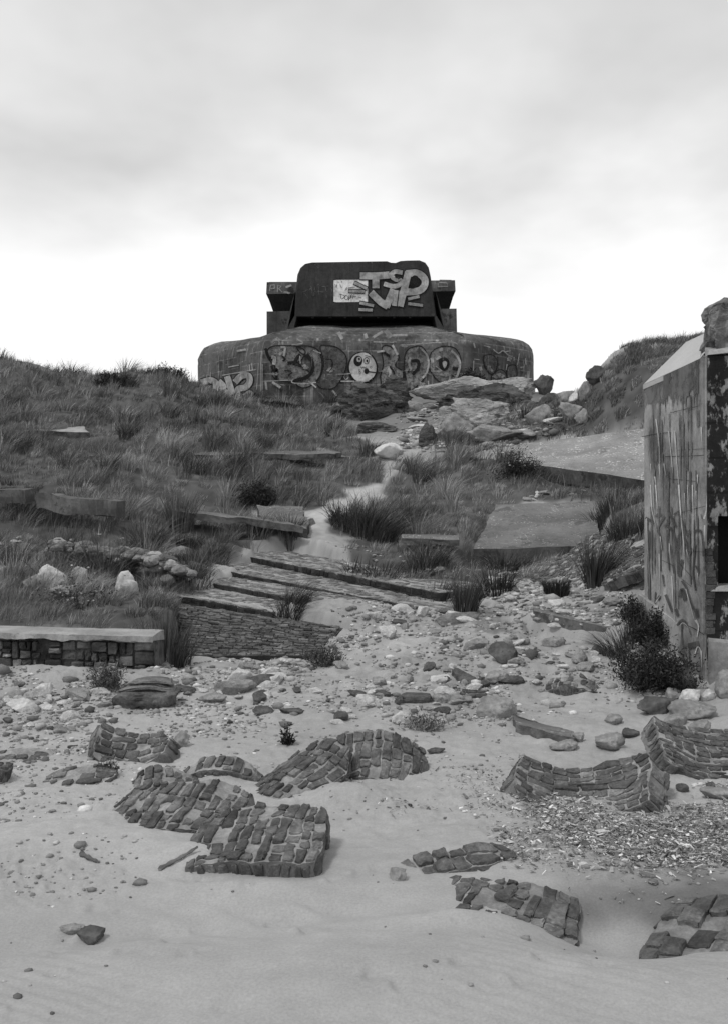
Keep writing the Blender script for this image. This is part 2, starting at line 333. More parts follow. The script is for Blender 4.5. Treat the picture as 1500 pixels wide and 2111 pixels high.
class MB:
    """collects grids and polygons into one mesh"""
    def __init__(s): s.v = []; s.q = []; s.t = []; s.n = 0; s.tone = []; s.qm = []; s.tm = []; s.ng = []; s.ngm = []
    def add(s, v, q=None, t=None, tone=1.0, m=0):
        v = np.asarray(v, float).reshape(-1, 3); s.v.append(v); s.tone.append(np.full(len(v), tone) if np.isscalar(tone) else np.asarray(tone))
        if q is not None and len(q): s.q.append(np.asarray(q)+s.n); s.qm.append(np.full(len(q), m))
        if t is not None and len(t): s.t.append(np.asarray(t)+s.n); s.tm.append(np.full(len(t), m))
        s.n += len(v)
    def poly(s, v, m=0, tone=1.0):
        v = np.asarray(v, float); s.v.append(v); s.tone.append(np.full(len(v), tone)); s.ng.append(np.arange(len(v))[None]+s.n); s.ngm.append([m]); s.n += len(v)
    def grid(s, g, m=0, tone=1.0, closed=False):
        a, b = g.shape[:2]; i = np.arange(a*b).reshape(a, b)
        if closed: i = np.concatenate([i, i[:1]], 0)
        q = np.stack([i[:-1, :-1], i[1:, :-1], i[1:, 1:], i[:-1, 1:]], -1).reshape(-1, 4); s.add(g, q=q, m=m, tone=tone)
    def box(s, lo, hi, m=0, tone=1.0):
        (a, b, c), (d, e_, f) = lo, hi
        s.add([(a,b,c),(d,b,c),(d,e_,c),(a,e_,c),(a,b,f),(d,b,f),(d,e_,f),(a,e_,f)],
              q=[(0,3,2,1),(4,5,6,7),(0,1,5,4),(1,2,6,5),(2,3,7,6),(3,0,4,7)], m=m, tone=tone)
    def hexa(s, p, m=0, tone=1.0):
        s.add(p, q=[(0,3,2,1),(4,5,6,7),(0,1,5,4),(1,2,6,5),(2,3,7,6),(3,0,4,7)], m=m, tone=tone)
    def build(s, name, mats, parent=None, smooth=False, loc=None):
        f, mi = [], []
        for a, b in ((s.q, s.qm), (s.t, s.tm)):
            if a: f.append(np.concatenate(a)); mi.append(np.concatenate(b))
        for a, b in zip(s.ng, s.ngm): f.append(a); mi.append(np.asarray(b))
        return mesh(name, np.concatenate(s.v), f, mats, parent, np.concatenate(s.tone), np.concatenate(mi), smooth, loc)

class SB(MB):
    '''collects paint strokes and builds each as a part of its own'''
    def build(s, name, mats, parent=None, smooth=False, loc=None):
        for v, kind, idx in zip(s.v, s.kinds, s.mm):
            b = MB()
            if kind is None: b.poly(v)
            else: b.add(v, q=kind)
            mats_ = mats if isinstance(mats, str) else mats[idx]
            o = b.build(name, mats_, parent)
        return o
    def __init__(s): MB.__init__(s); s.kinds = []; s.mm = []
    def grid(s, g, m=0, tone=1.0):
        n0 = len(s.v); MB.grid(s, g, m, tone); s.kinds.append(s.q[-1]-(s.n-len(s.v[-1]))); s.mm.append(m)
    def poly(s, v, m=0, tone=1.0): MB.poly(s, v, m, tone); s.kinds.append(None); s.mm.append(m)
# ------------------------------------------------------------------ the ground sheet
ys = [2.4]
while ys[-1] < 62: ys.append(ys[-1]*1.0031)
ys = np.array([-60, -25, -8, -2, .5, 1.6]+ys+[70, 85, 110, 160, 260, 500, 900])
us = np.linspace(-1.12, 1.12, 640); us = np.concatenate([[-60, -20, -8, -4, -2.4, -1.8, -1.4], us, [1.4, 1.8, 2.4, 4, 8, 20, 60]])
YY, UU = np.meshgrid(ys, us, indexing='ij'); XX = UU*(.38*np.clip(YY, 2.0, 62)+.35)
ZZ = H(XX, YY)
GR = [ # where dune grass grows, as outlines seen in the photograph
 [(-1100,700),(-60,720),(0,735),(100,762),(330,760),(400,786),(520,822),(640,828),(690,840),(720,890),(790,955),(790,985),(660,1035),(640,1052),(520,1040),(540,1080),(620,1098),(505,1115),(500,1148),(425,1172),(430,1196),(408,1204),(415,1226),(352,1232),(378,1252),(374,1340),(335,1345),(335,1312),(-60,1300),(-1100,1290)],
 [(800,985),(850,945),(1010,932),(1060,940),(1130,962),(1240,985),(1360,990),(1350,1060),(1240,1055),(1225,1040),(1090,1034),(1015,1062),(985,1125),(940,1118),(830,1105),(700,1108),(690,1070),(770,1030)],
 [(720,1112),(940,1118),(990,1132),(1200,1132),(1180,1175),(1050,1195),(1000,1218),(910,1218),(735,1190),(725,1150)],
 [(880,930),(960,890),(1080,868),(1170,840),(1215,800),(1290,700),(1400,685),(1470,685),(1470,790),(1335,880),(1200,902),(1050,918)],
 [(1240,1060),(1335,1040),(1335,1120),(1260,1110)]]
PX, PY = project(XX, YY, ZZ)
gm = np.zeros(XX.shape)
wx = n2(XX, YY, .9, 3, 21)*26; wy = n2(XX, YY, .9, 3, 22)*16
for pl in GR: gm = np.maximum(gm, inpoly(PX+wx, PY+wy, pl))
gm[(YY < 9)] = 0
inside = (np.abs(UU) < 1.15)
gm = np.where(inside, gm, sstep(11, 14, YY))
for _ in range(3): gm[1:-1, 1:-1] = (gm[1:-1, 1:-1]+gm[:-2, 1:-1]+gm[2:, 1:-1]+gm[1:-1, :-2]+gm[1:-1, 2:])/5
alb = .34+.035*n2(XX, YY, .8, 3, 31)+.02*n2(XX, YY*1.5, 6, 3, 32)
rubm = sstep(7.2, 9.2, YY)*(1-sstep(30, 33, YY)); alb = alb*(1-rubm*.06)+rubm*(.06*n2(XX, YY, 5, 4, 33))+.03*n2(XX, YY*2.2, 14, 3, 37)*sstep(4, 5, YY)
alb = alb-.11*inpoly(PX+wx, PY+wy, [(880,1180),(1340,1120),(1340,1330),(1000,1330)])*sstep(-.1, .5, n2(XX, YY, 1.6, 3, 38))
path = np.exp(-((PX-(680+(1050-PY)*1.35))/(46))**2)*sstep(960, 1000, PY)*(1-sstep(1085, 1105, PY)); alb = alb+.13*path*(YY > 15)
alb = alb+.05*np.exp(-((PX-250)/380)**2-((PY-1650)/110)**2)*(YY > 3)
_wx = PX+60*n2(XX, YY, 2.2, 4, 61); _wy = PY+34*n2(XX, YY, 2.6, 4, 62)
wet = np.exp(-np.maximum(0, np.abs(_wx-1390)/240)**4-np.abs((_wy-1866)/66)**2.6)*(YY < 6)*sstep(2, 3, YY); alb = alb*(1-.60*np.minimum(1, wet*(1.05+.3*n2(XX, YY, 4, 2, 34))))
soil = .085+.05*n2(XX, YY, 2.5, 3, 35)
upper = sstep(29, 33, YY); alb = alb*(1-.48*upper)
alb = alb*(1-gm)+soil*gm; alb = np.clip(alb, .02, .6)
mb = MB(); mb.grid(np.stack([XX, YY, ZZ], -1).transpose(1, 0, 2), tone=alb.T.ravel())
tag(mb.build('ground', 'sand', smooth=True), kind='structure')

# ------------------------------------------------------------------ dune grass
def blades(p, h, wd, lean, face, tone):
    """p (n,3) roots, lean (n,2): returns verts, quads, tris, tone"""
    n = len(p); ts = np.array([0, .38, .72, 1.]); ws = np.array([1, .85, .55, 0])
    side = np.stack([np.cos(face), np.sin(face), np.zeros(n)], -1)
    V = np.empty((n, 7, 3)); k = 0; ll = np.hypot(lean[:, 0], lean[:, 1])
    for t, s in zip(ts, ws):
        zf = t*(1-.38*np.minimum(ll, 1.3)*t)
        c = p+np.stack([lean[:, 0]*h*t**1.8, lean[:, 1]*h*t**1.8, h*zf], -1)
        if s > 0: V[:, k] = c-side*(wd*s/2)[:, None]; V[:, k+1] = c+side*(wd*s/2)[:, None]; k += 2
        else: V[:, k] = c
    b = np.arange(n)[:, None]*7
    q = np.concatenate([b+[0, 1, 3, 2], b+[2, 3, 5, 4]]); t = b+[4, 5, 6]
    return V.reshape(-1, 3), q, t, np.repeat(tone, 7)
def grass_tone(x, y, n):
    t = .15+.15*n2(x, y, .27, 3, 41)+.06*n2(x, y, 1.1, 2, 42)
    dry = rng.rand(n) < np.clip(.13+.25*n2(x, y, .5, 2, 47), .02, .5)
    return np.clip(np.maximum(t, .03)*np.exp(rng.normal(0, .42, n))*np.where(dry, 2.4, 1), .018, .42)
NG = 620000
u = rng.uniform(-1.12, 1.12, NG); yy = np.exp(rng.uniform(math.log(9.9), math.log(46), NG)); xx = u*(.38*yy+.35)
dens = n2(xx, yy, .8, 3, 43); keep = rng.uniform(-.62, .62, NG) < dens+.10
xx, yy = xx[keep], yy[keep]
xx = np.concatenate([xx, rng.uniform(5.5, 12.5, 50000)]); yy = np.concatenate([yy, rng.uniform(24.5, 33, 50000)])
_y = np.exp(rng.uniform(math.log(10.5), math.log(46), 110000)); xx = np.concatenate([xx, -rng.uniform(1.1, 2.1, 110000)*(.38*_y+.35)]); yy = np.concatenate([yy, _y])
# gather roots into clumps
cs = .55; cx = np.floor(xx/cs+.3*n2(xx, yy, 1.7, 1, 44)); cy = np.floor(yy/cs)
hsh = (np.sin(cx*127.1+cy*311.7)*43758.5453) % 1.0; hs2 = (np.sin(cx*269.5+cy*183.3)*43758.5453) % 1.0
ccx = (cx+.5)*cs; ccy = (cy+.5)*cs; pull = .55*hsh
ox, oy = xx-ccx, yy-ccy; xx = xx-ox*pull; yy = yy-oy*pull
zz = H(xx, yy); px, py = project(xx, yy, zz)
m = np.zeros(len(xx), bool)
ex = n2(xx, yy, .9, 3, 21)*26+rng.normal(0, 5, len(xx)); ey = n2(xx, yy, .9, 3, 22)*16+rng.normal(0, 3, len(xx))
for pl in GR: m |= inpoly(px+ex, py+ey, pl)
m |= inpoly(px+ex*.4, py+ey*.3, [(1040,850),(1170,830),(1215,795),(1260,740),(1335,700),(1335,886),(1200,905),(1060,918)])
for bp in ([(965,1118),(1250,1112),(1250,1152),(975,1156)], [(1125,958),(1335,985),(1335,1018),(1130,985)]): m &= ~(inpoly(px, py, bp) & (rng.rand(len(xx)) < .85))
m &= ~((np.abs(xx) < 8.4) & (yy > 43.6) & (yy > 44.2+np.maximum(0, np.abs(xx)-4.5)*1.1))
for q, pl, drop, soft in STAMPS[:2]: m &= ~(inpoly(xx, yy, q) & (rng.uniform(0, 1, len(xx)) > .02))
xx, yy, zz, ox, oy, hsh, hs2 = (a[m] for a in (xx, yy, zz, ox, oy, hsh, hs2))
n = len(xx); hgt = (.16+.28*hs2+.14*n2(xx, yy, .5, 2, 45))*rng.uniform(.55, 1.15, n); hgt = np.where((yy > 23) & (xx > 5.5), hgt*.8, hgt); hgt = np.clip(hgt*np.where(rng.rand(n) < .12, 1.45, 1)*np.clip(.75+.7*n2(xx, yy, .4, 2, 48), .35, 1.4), .08, .95)
short = sstep(15, 11, yy); hgt *= 1-.45*short
an = rng.uniform(0, 2*math.pi, n); la = rng.uniform(0, .5, n)
lean = np.stack([np.cos(an)*la+ox*1.1+.30+.25*n2(xx, yy, .25, 2, 46), np.sin(an)*la+oy*1.1-.05], -1)
wd = np.clip(.00045*yy, .005, .026)*rng.uniform(.6, 1.3, n)
tn = grass_tone(xx, yy, n)*(.6+.8*hsh)
px, py = project(xx, yy, zz); hgt = np.where(inpoly(px, py, [(700,1112),(940,1100),(990,1122),(1260,1118),(1240,1200),(700,1240)]), hgt*.5, hgt)
# big tussocks of longer marram, pale or dark
kx = []; 
for i in rng.randint(0, n, 260):
    d_ = yy[i]; k_ = 150; a_ = rng.uniform(0, 6.283, k_); r_ = np.sqrt(rng.rand(k_))*.22*(.6+.02*d_); l_ = rng.uniform(.15, 1.0, k_); tt_ = (.07 if rng.rand() < .45 else .2)*np.exp(rng.normal(0, .25))
    if d_ < 12.5 or (d_ > 23 and xx[i] > 5.5): continue
    kx.append(np.stack([xx[i]+np.cos(a_)*r_, yy[i]+np.sin(a_)*r_, np.full(k_, zz[i]), rng.uniform(.3, .75, k_)*(.75+.012*d_), np.cos(a_)*l_+.3, np.sin(a_)*l_, np.clip(.00050*d_, .005, .03)*rng.uniform(.6, 1.2, k_), tt_*np.exp(rng.normal(0, .4, k_))], 1))
kx = np.concatenate(kx); kx[:, 2] = np.minimum(kx[:, 2]+.05, H(kx[:, 0], kx[:, 1])); pq = project(kx[:, 0], kx[:, 1], kx[:, 2]); km = ~inpoly(pq[0], pq[1], [(940,1000),(1260,1000),(1260,1240),(700,1240),(700,1112),(940,1112)]); kx = kx[km]
xx = np.concatenate([xx, kx[:, 0]]); yy = np.concatenate([yy, kx[:, 1]]); zz = np.concatenate([zz, kx[:, 2]]); hgt = np.concatenate([hgt, kx[:, 3]]); lean = np.concatenate([lean, kx[:, 4:6]]); wd = np.concatenate([wd, kx[:, 6]]); tn = np.concatenate([tn, np.clip(kx[:, 7], .02, .42)]); n = len(xx)
V, q, t, tn = blades(np.stack([xx, yy, zz-.02], -1), hgt, wd, lean, rng.uniform(0, math.pi, n), tn)
mb = MB(); mb.add(V, q=q, t=t, tone=tn); tag(mb.build('dune_grass', 'grass'), 'rough marram grass covering the dune slopes', 'grass', kind='stuff')
print('grass blades', n)

# single tufts and shrubs
def tuft(px, py, label, n=260, rad=.16, h=.6, spread=.9, tone=.07, lean=(.15, 0), name='grass_tuft', wmul=1.0, base=None, cat='grass tuft'):
    g = gp(px, py) if base is None else np.asarray(base); r = np.random.RandomState(int(px*7+py))
    a = r.uniform(0, 6.283, n); rr = np.sqrt(r.uniform(0, 1, n))*rad; x = g[0]+np.cos(a)*rr; y = g[1]+np.sin(a)*rr
    z = H(x, y) if base is None else np.full(n, g[2]); ll = r.uniform(.05, spread, n)
    le = np.stack([np.cos(a)*ll+lean[0], np.sin(a)*ll+lean[1]], -1)
    V, q, t, tn = blades(np.stack([x, y, z-.03], -1), h*r.uniform(.45, 1.1, n), np.full(n, .00062*g[1]*wmul)*r.uniform(.6, 1.3, n)+.002, le, r.uniform(0, 3.14, n), np.clip(tone*np.exp(r.normal(0, .45, n)), .015, .3))
    mb = MB(); mb.add(V, q=q, t=t, tone=tn); return tag(mb.build(name, 'grass', loc=g), label, cat)
def shrub(px, py, label, w=.5, hgt=.4, n=1400, leaf=.03, tone=.035, dep=None, name='shrub', cat='shrub', flowers=0):
    g = gp(px, py); r = np.random.RandomState(int(px*3+py)); dep = dep or w*.7
    root = empty(name, g, label, cat)
    ns = 46; tips = []; mbb = MB()
    for i in range(ns):
        a = r.uniform(0, 6.283); q = math.sqrt(r.uniform(0, 1)); tip = g+np.array([math.cos(a)*q*w/2, math.sin(a)*q*dep/2, hgt*(1-.6*q*q)*r.uniform(.45, 1.25)])
        b = g+np.array([math.cos(a)*q*w*.22, math.sin(a)*q*dep*.22, -.04]); mid = (b+tip)/2+r.normal(0, .03*w, 3); tips.append((b, mid, tip))
        ring = []
        for p_, s in ((b, 1), (mid, .7), (tip, .15)):
            ring.append([p_+.006*s*(g[1]/9)*np.array([math.cos(k*2.1), math.sin(k*2.1), 0]) for k in range(3)]+[p_+.006*s*(g[1]/9)*np.array([1, 0, 0])])
        mbb.grid(np.array(ring), tone=tone*1.3)
    mbb.build('stem', 'leaf', root)
    k = r.randint(0, ns, n); tt = r.uniform(.25, 1.05, n); B = np.array([np.stack(t_) for t_ in tips])[k]
    c = B[:, 0]*((1-tt)**2)[:, None]+B[:, 1]*(2*tt*(1-tt))[:, None]+B[:, 2]*(tt**2)[:, None]+r.normal(0, .06*w, (n, 3))*np.array([1, 1, .7])
    c[:, 2] = np.maximum(c[:, 2], H(c[:, 0], c[:, 1])+.01)
    d1 = r.normal(size=(n, 3)); d1[:, 2] = np.abs(d1[:, 2])*.8+.2; d1 /= np.linalg.norm(d1, axis=1)[:, None]; d2 = np.cross(d1, r.normal(size=(n, 3))); d2 /= np.linalg.norm(d2, axis=1)[:, None]
    s = (leaf*r.uniform(.5, 1.3, n))[:, None]
    V = np.stack([c, c+d1*s*.5+d2*s*.22, c+d1*s*1.2, c+d1*s*.5-d2*s*.22], 1).reshape(-1, 3); b = np.arange(n)[:, None]*4
    mb = MB(); mb.add(V, q=b+[0, 1, 2, 3], tone=np.repeat(np.clip(tone*np.exp(r.normal(0, .4, n)), .01, .2), 4)); mb.build('foliage', 'leaf', root)
    if flowers:
        for i in range(flowers):
            mf = MB()
            c_ = tips[r.randint(ns)][2]+r.normal(0, .08*w, 3)+np.array([0, 0, .05]); s = .00075*g[1]*r.uniform(1, 2.4)
            for a in (0, 1.2, 2.4): mf.add(c_+s*np.array([[-1*math.cos(a), -math.sin(a), 0], [math.sin(a)*.4, -.4*math.cos(a), .5], [math.cos(a), math.sin(a), 0], [-math.sin(a)*.4, .4*math.cos(a), -.5]]), q=[(0, 1, 2, 3)])
            mf.build('flower_head', 'p_white', root)
    return root

# ------------------------------------------------------------------ decals: paint lying on a wall plane
class Wall:
    def __init__(s, p, n, off=.01, st=1.): s.p = np.array(p, float); s.n = np.array(n, float)/np.linalg.norm(n); s.off = off; s.k = 0; s.st = st
    def hit(s, px, py, layer=0):
        o = np.array([0, 0, EYE]); d = np.array([(px-HX)/F, 1, (HY-py)/F]); p0 = s.p+s.n*(s.off+s.st*(.010*layer+.0003*s.k))
        return o+d*(((p0-o)@s.n)/(d@s.n))
def smoothline(p, k=6, closed=False):
    p = np.asarray(p, float); n = len(p)
    if n < 3: return p
    q = []
    rngi = range(n if closed else n-1)
    for i in rngi:
        a, b, c, d = (p[(i-1) % n] if closed or i > 0 else p[0]), p[i % n], p[(i+1) % n], (p[(i+2) % n] if closed or i+2 < n else p[-1])
        for j in range(k):
            t = j/k; q.append(.5*((2*b)+(c-a)*t+(2*a-5*b+4*c-d)*t*t+(3*b-a-3*c+d)*t**3))
    if not closed: q.append(p[-1])
    return np.array(q)
def ribbon(mb, wall, pts, wpx, layer=0, m=0, closed=False, taper=False, smooth=True):
    wall.k = len(mb.v)
    p = smoothline(pts, 6, closed) if smooth else np.asarray(pts, float)
    if closed: p = np.concatenate([p, p[:1]])
    n = len(p); tg = np.gradient(p, axis=0); tg /= np.linalg.norm(tg, axis=1)[:, None]+1e-9; nr = np.stack([-tg[:, 1], tg[:, 0]], -1)
    if closed: nr[0] = nr[-1] = (nr[0]+nr[-1])/2
    ww = np.full(n, wpx/2.) if not taper else wpx/2*np.linspace(1, .15, n)
    e0 = p.copy(); 
    if not closed: p[0] -= tg[0]*wpx*.25; p[-1] += tg[-1]*wpx*.25
    A = np.array([wall.hit(*(p[i]+nr[i]*ww[i]), layer) for i in range(n)]); B = np.array([wall.hit(*(p[i]-nr[i]*ww[i]), layer) for i in range(n)])
    mb.grid(np.stack([A, B], 1), m=m)
def fill(mb, wall, pts, layer=0, m=0, smooth=True):
    wall.k = len(mb.v); p = smoothline(pts, 6, True) if smooth else np.asarray(pts, float)
    mb.poly([wall.hit(*q, layer) for q in p], m=m)

# ------------------------------------------------------------------ the big observation bunker
bk = empty('observation_bunker', (0, 48, 6.4), 'large dark concrete bunker with graffiti crowning the top of the dune', 'bunker')
plan = [(-8.25, 58), (-8.25, 50), (-8.2, 49.3), (-8.0, 48.75), (-7.6, 48.2), (-4.7, 44.25), (-4.45, 44.03), (-4.2, 44), (4.45, 44), (4.62, 44.02), (4.75, 44.2), (7.5, 46.9), (7.95, 47.4), (8.15, 47.9), (8.2, 48.6), (8.2, 58)]
pl = []
for i in range(len(plan)-1):
    a, b = np.array(plan[i]), np.array(plan[i+1]); k = max(1, int(np.linalg.norm(b-a)/.35))
    pl += [a+(b-a)*j/k for j in range(k)]
pl = np.array(pl+[plan[-1]]); tg = np.gradient(pl, axis=0); tg /= np.linalg.norm(tg, axis=1)[:, None]; inn = np.stack([-tg[:, 1], tg[:, 0]], -1)
prof = [(0, 4.5), (0, 6.2), (0, 7.5), (0, 8.3), (.03, 8.58), (.10, 8.86), (.24, 9.08), (.44, 9.23), (.70, 9.36), (1.02, 9.49), (1.5, 9.64), (2.2, 9.86), (3., 10.1), (3.6, 10.28)]
cen = np.array([0, 52.0]); rows = []
for t_, z_ in prof:
    q = pl+inn*min(t_, .6)
    if t_ > .6: d_ = cen-q; L_ = np.linalg.norm(d_, axis=1)[:, None]; q = q+d_/L_*np.minimum(t_-.6, L_*.8)*1.12
    jit = .05*perlin(np.concatenate([q*.9, np.full((len(q), 1), z_)], 1)) if z_ > 8.5 else 0
    lift = .30*sstep(4.7, 7.8, np.abs(q[:, 0]))[:, None]*(z_ > 8)
    rows.append(np.concatenate([q, np.full((len(q), 1), z_)+np.reshape(jit, (-1, 1))+lift], 1))
g = np.array(rows); 
for k in (3, 4, 5, 6):   # chipped left and right ends
    for i in range(len(pl)):
        if abs(pl[i, 0]) > 7.8: g[k, i, :2] += .10*perlin(np.array([g[k, i]*2.1]))[0]
mb = MB(); mb.grid(g.transpose(1, 0, 2)[::-1]); mb.poly(g[-1][::-1]); mb.build('lower_storey', 'bunker', bk, smooth=True)
# hood with the observation slit
FY = 47.0; s_ = FY/F
def hx(px): return (px-HX)*s_
def hz(py): return EYE+(HY-py)*s_
outl = [(607,652),(609,600),(613,565),(619,551),(628,543),(640,540.5),(700,539.5),(760,538.5),(798,538),(806,541),(816,541.5),(826,537.5),(840,536.5),(866,536),(876,540),(883,550),(887,568),(893,610),(899,652)]
mb = MB(); ff = np.array([(hx(a), FY, hz(b)) for a, b in outl]); rr_ = []
for dy, ins in ((0.10, 0), (.0, .05), (.0, .06)):
    pass
c_ = ff.mean(0)
f0 = c_+(ff-c_)*[.975, 1, .975]; f0[:, 2] = np.where(np.abs(ff[:, 2]-ff[0, 2]) < .01, ff[:, 2], f0[:, 2]); f1 = ff+[0, .14, 0]; f2 = ff+[0, 3.2, .12]; f3 = ff+[0, 3.3, -.3]
mb.poly(f0); G = np.array([f0, f1, f2]); mb.grid(G.transpose(1, 0, 2)); mb.poly(f2[::-1])
mb.poly([f0[0], f0[-1], f1[-1], f1[0]][::-1]); mb.poly([f1[0], f1[-1], f2[-1], f2[0]][::-1])
mb.build('hood', 'hood', bk)
for sg, a0, a1, b0, b1 in ((-1, 607, 612, 590, 604), (1, 899, 894, 917, 902)):
    mb = MB()
    T0, T1, B0, B1 = [np.array((hx(q), FY+.02, hz(651))) for q in (a0, a1)]+[np.array((hx(q), FY-.0, hz(682))) for q in (b0, b1)]
    U0, U1 = [np.array((hx(q), FY+.06, hz(575))) for q in ((613, 616) if sg < 0 else (887, 884))]
    D = np.array([0, 3.1, 0])
    for (a, b, c2, d) in ((B0, B1, T1, T0),):
        p = [a, b, b+D, a+D, d, c2, c2+D, d+D]; mb.hexa(p)
    bx = hx(582) if sg < 0 else hx(925)
    mb.hexa([(bx, FY+.5, hz(690)), (B0[0], FY+.05, hz(690)), (B0[0], FY+3, hz(690)), (bx, FY+3, hz(690)), (bx+sg*-.18, FY+.8, hz(655)), (T0[0]-sg*.02, FY+.12, hz(600)), (T0[0]-sg*.02, FY+3, hz(600)), (bx-sg*.18, FY+3, hz(655))])
    mb.build('slit_cheek', 'hood', bk)
mb = MB(); mb.box((hx(601), FY+1.5, 9.4), (hx(904), FY+3.0, hz(652)-.02)); mb.box((hx(600), FY+.25, 9.3), (hx(905), FY+2.6, hz(681))); mb.build('observation_slit', 'black', bk)  # near-black boxes fill the slit; the room's darkness is in their colour
for a in (642, 678, 709, 742, 776, 809, 842): mb = MB(); mb.box((hx(a), FY+.08, hz(654.5)), (hx(a+5), FY+.35, hz(651))); mb.build('slit_bracket', 'hood', bk)
# the wide roof slab behind the hood and the block below it
WY = 50.2; w_ = WY/F
def vx(px): return (px-HX)*w_
def vz(py): return EYE+(HY-py)*w_
mb = MB(); mb.hexa([(vx(549), WY, vz(606)), (vx(938), WY, vz(600)), (vx(938), WY+6, vz(600)), (vx(549), WY+6, vz(606)), (vx(550), WY+.06, vz(581)), (vx(937), WY+.06, vz(577)), (vx(937), WY+6, vz(577)), (vx(550), WY+6, vz(581))])
mb.hexa([(vx(553), WY+.1, vz(581)), (vx(600), WY+.1, vz(581)), (vx(600), WY+5, vz(579)), (vx(553), WY+5, vz(579)), (vx(555), WY+.2, vz(579.2)), (vx(599), WY+.2, vz(579)), (vx(599), WY+5, vz(577)), (vx(555), WY+5, vz(578))])
mb.hexa([(vx(905), WY+.1, vz(577)), (vx(931), WY+.1, vz(577)), (vx(931), WY+5, vz(576)), (vx(905), WY+5, vz(576)), (vx(906), WY+.2, vz(574.5)), (vx(930), WY+.2, vz(575)), (vx(930), WY+5, vz(574)), (vx(906), WY+5, vz(574))])
mb.build('roof_slab', 'wing', bk)
mb = MB(); mb.hexa([(vx(563), WY+1.2, vz(645)), (vx(926), WY+1.2, vz(638)), (vx(926), WY+5, vz(638)), (vx(563), WY+5, vz(645)), (vx(550.5), WY+.03, vz(606)), (vx(936.5), WY+.03, vz(600)), (vx(936.5), WY+5, vz(600)), (vx(550.5), WY+5, vz(606))]); mb.build('roof_soffit', 'hood', bk)
mb = MB(); mb.hexa([(vx(550), WY, 9.2), (vx(942), WY, 9.2), (vx(942), WY+6, 9.2), (vx(550), WY+6, 9.2), (vx(550), WY, vz(642)), (vx(940), WY, vz(636)), (vx(940), WY+6, vz(630)), (vx(550), WY+6, vz(634))])
mb.build('upper_storey', 'wing', bk)
# --- graffiti on the bunker
WF = Wall((0, 44, 8), (0, -1, 0), .02); WL = Wall((-6.15, 46.225, 8), (-(48.2-44.25), -(7.6-4.7), 0), .03); WR = Wall((6.1, 45.53, 8), ((46.9-44.2), -(7.5-4.75), 0), .03)
WH = Wall((0, FY, 12), (0, -1, 0), .012); WS = Wall((0, WY, 12), (0, -1, 0), .06)
def mp1(a): return [(540+x/3.659, 520+y/3.659) for x, y in a]
def mp2(a): return [(390+x/4.054, 670+y/4.054) for x, y in a]
def mp3(a): return [(740+x/4.054, 670+y/4.054) for x, y in a]
mb = SB(); fill(mb, WH, mp1([(541, 213), (562, 209), (797, 207), (797, 374), (560, 377), (541, 372)]), 0, 0, False); mb.build('painted_panel', 'p_white', bk)
mb = SB()
for a in ([(585,315),(625,330),(600,352),(592,318)], [(632,325),(650,335),(640,358),(622,345),(632,325)], [(660,320),(652,362),(675,318),(668,350)], [(690,318),(684,352)], [(672,338),(712,334)], [(728,338),(750,345)],
          [(628,290),(640,262),(638,285)], [(552,240),(556,262)], [(566,243),(562,266)], [(590,240),(594,262),(606,262)], [(575,222),(577,230)], [(600,215),(602,228)], [(650,268),(700,262)]):
    ribbon(mb, WH, mp1(a), .95, 1, 0, smooth=len(a) > 3)
mb.build('scribbled_tag', 'p_black', bk)
T = [[(752,178),(860,178),(945,172)], [(856,185),(856,258)], [(1048,152),(1000,146),(972,172),(1000,202),(1044,214),(1028,248),(985,256),(925,240)],
     [(1098,160),(1072,270),(1040,395)], [(1098,160),(1170,158),(1222,200),(1222,250),(1180,290),(1092,300)], [(828,312),(890,372),(938,402)], [(938,402),(960,350),(985,292)], [(1018,300),(1004,392)]]
D_ = [[(702,232),(786,272)], [(660,292),(766,296)], [(742,382),(836,402)], [(735,432),(826,436)], [(1104,352),(1178,334)], [(1104,388),(1205,400)]]
mb = SB()
for a in T: ribbon(mb, WH, mp1(a), 18.5 if a is not T[2] else 13, 2)
for a in D_: ribbon(mb, WH, mp1(a), 9.5, 2)
mb.build('lettering_outline', 'p_black', bk)
mb = SB()
for i, a in enumerate(T): ribbon(mb, WH, mp1(a), 14.5 if i != 2 else 9.5, 3)
for a in D_: ribbon(mb, WH, mp1(a), 6, 3)
mb.build('lettering', 'p_light', bk)
mb = SB(); fill(mb, WH, mp1([(1118,268),(1130,185),(1165,178),(1185,215),(1160,262)]), 4); ribbon(mb, WH, mp1([(1000,186),(1030,196),(1050,180)]), 2, 4); ribbon(mb, WH, mp1([(905,215),(940,202),(960,225)]), 2, 4); ribbon(mb, WH, mp1([(1030,290),(1016,410)]), 1.8, 4); mb.build('lettering_shadow', 'p_black', bk)
mb = SB()
for a in ([(310,300),(370,275)], [(310,300),(352,345)], [(372,255),(385,335)], [(400,250),(392,330)], [(425,240),(432,330)], [(395,295),(470,300)], [(455,260),(500,255)], [(480,260),(488,345)], [(400,90),(425,118)], [(520,240),(528,300)], [(655,85),(668,80)], [(700,82),(720,78)], [(795,82),(830,80)]): ribbon(mb, WH, mp1(a), 1.8, 0, 0, smooth=False)
mb.build('faded_tag', 'p_ghost', bk)
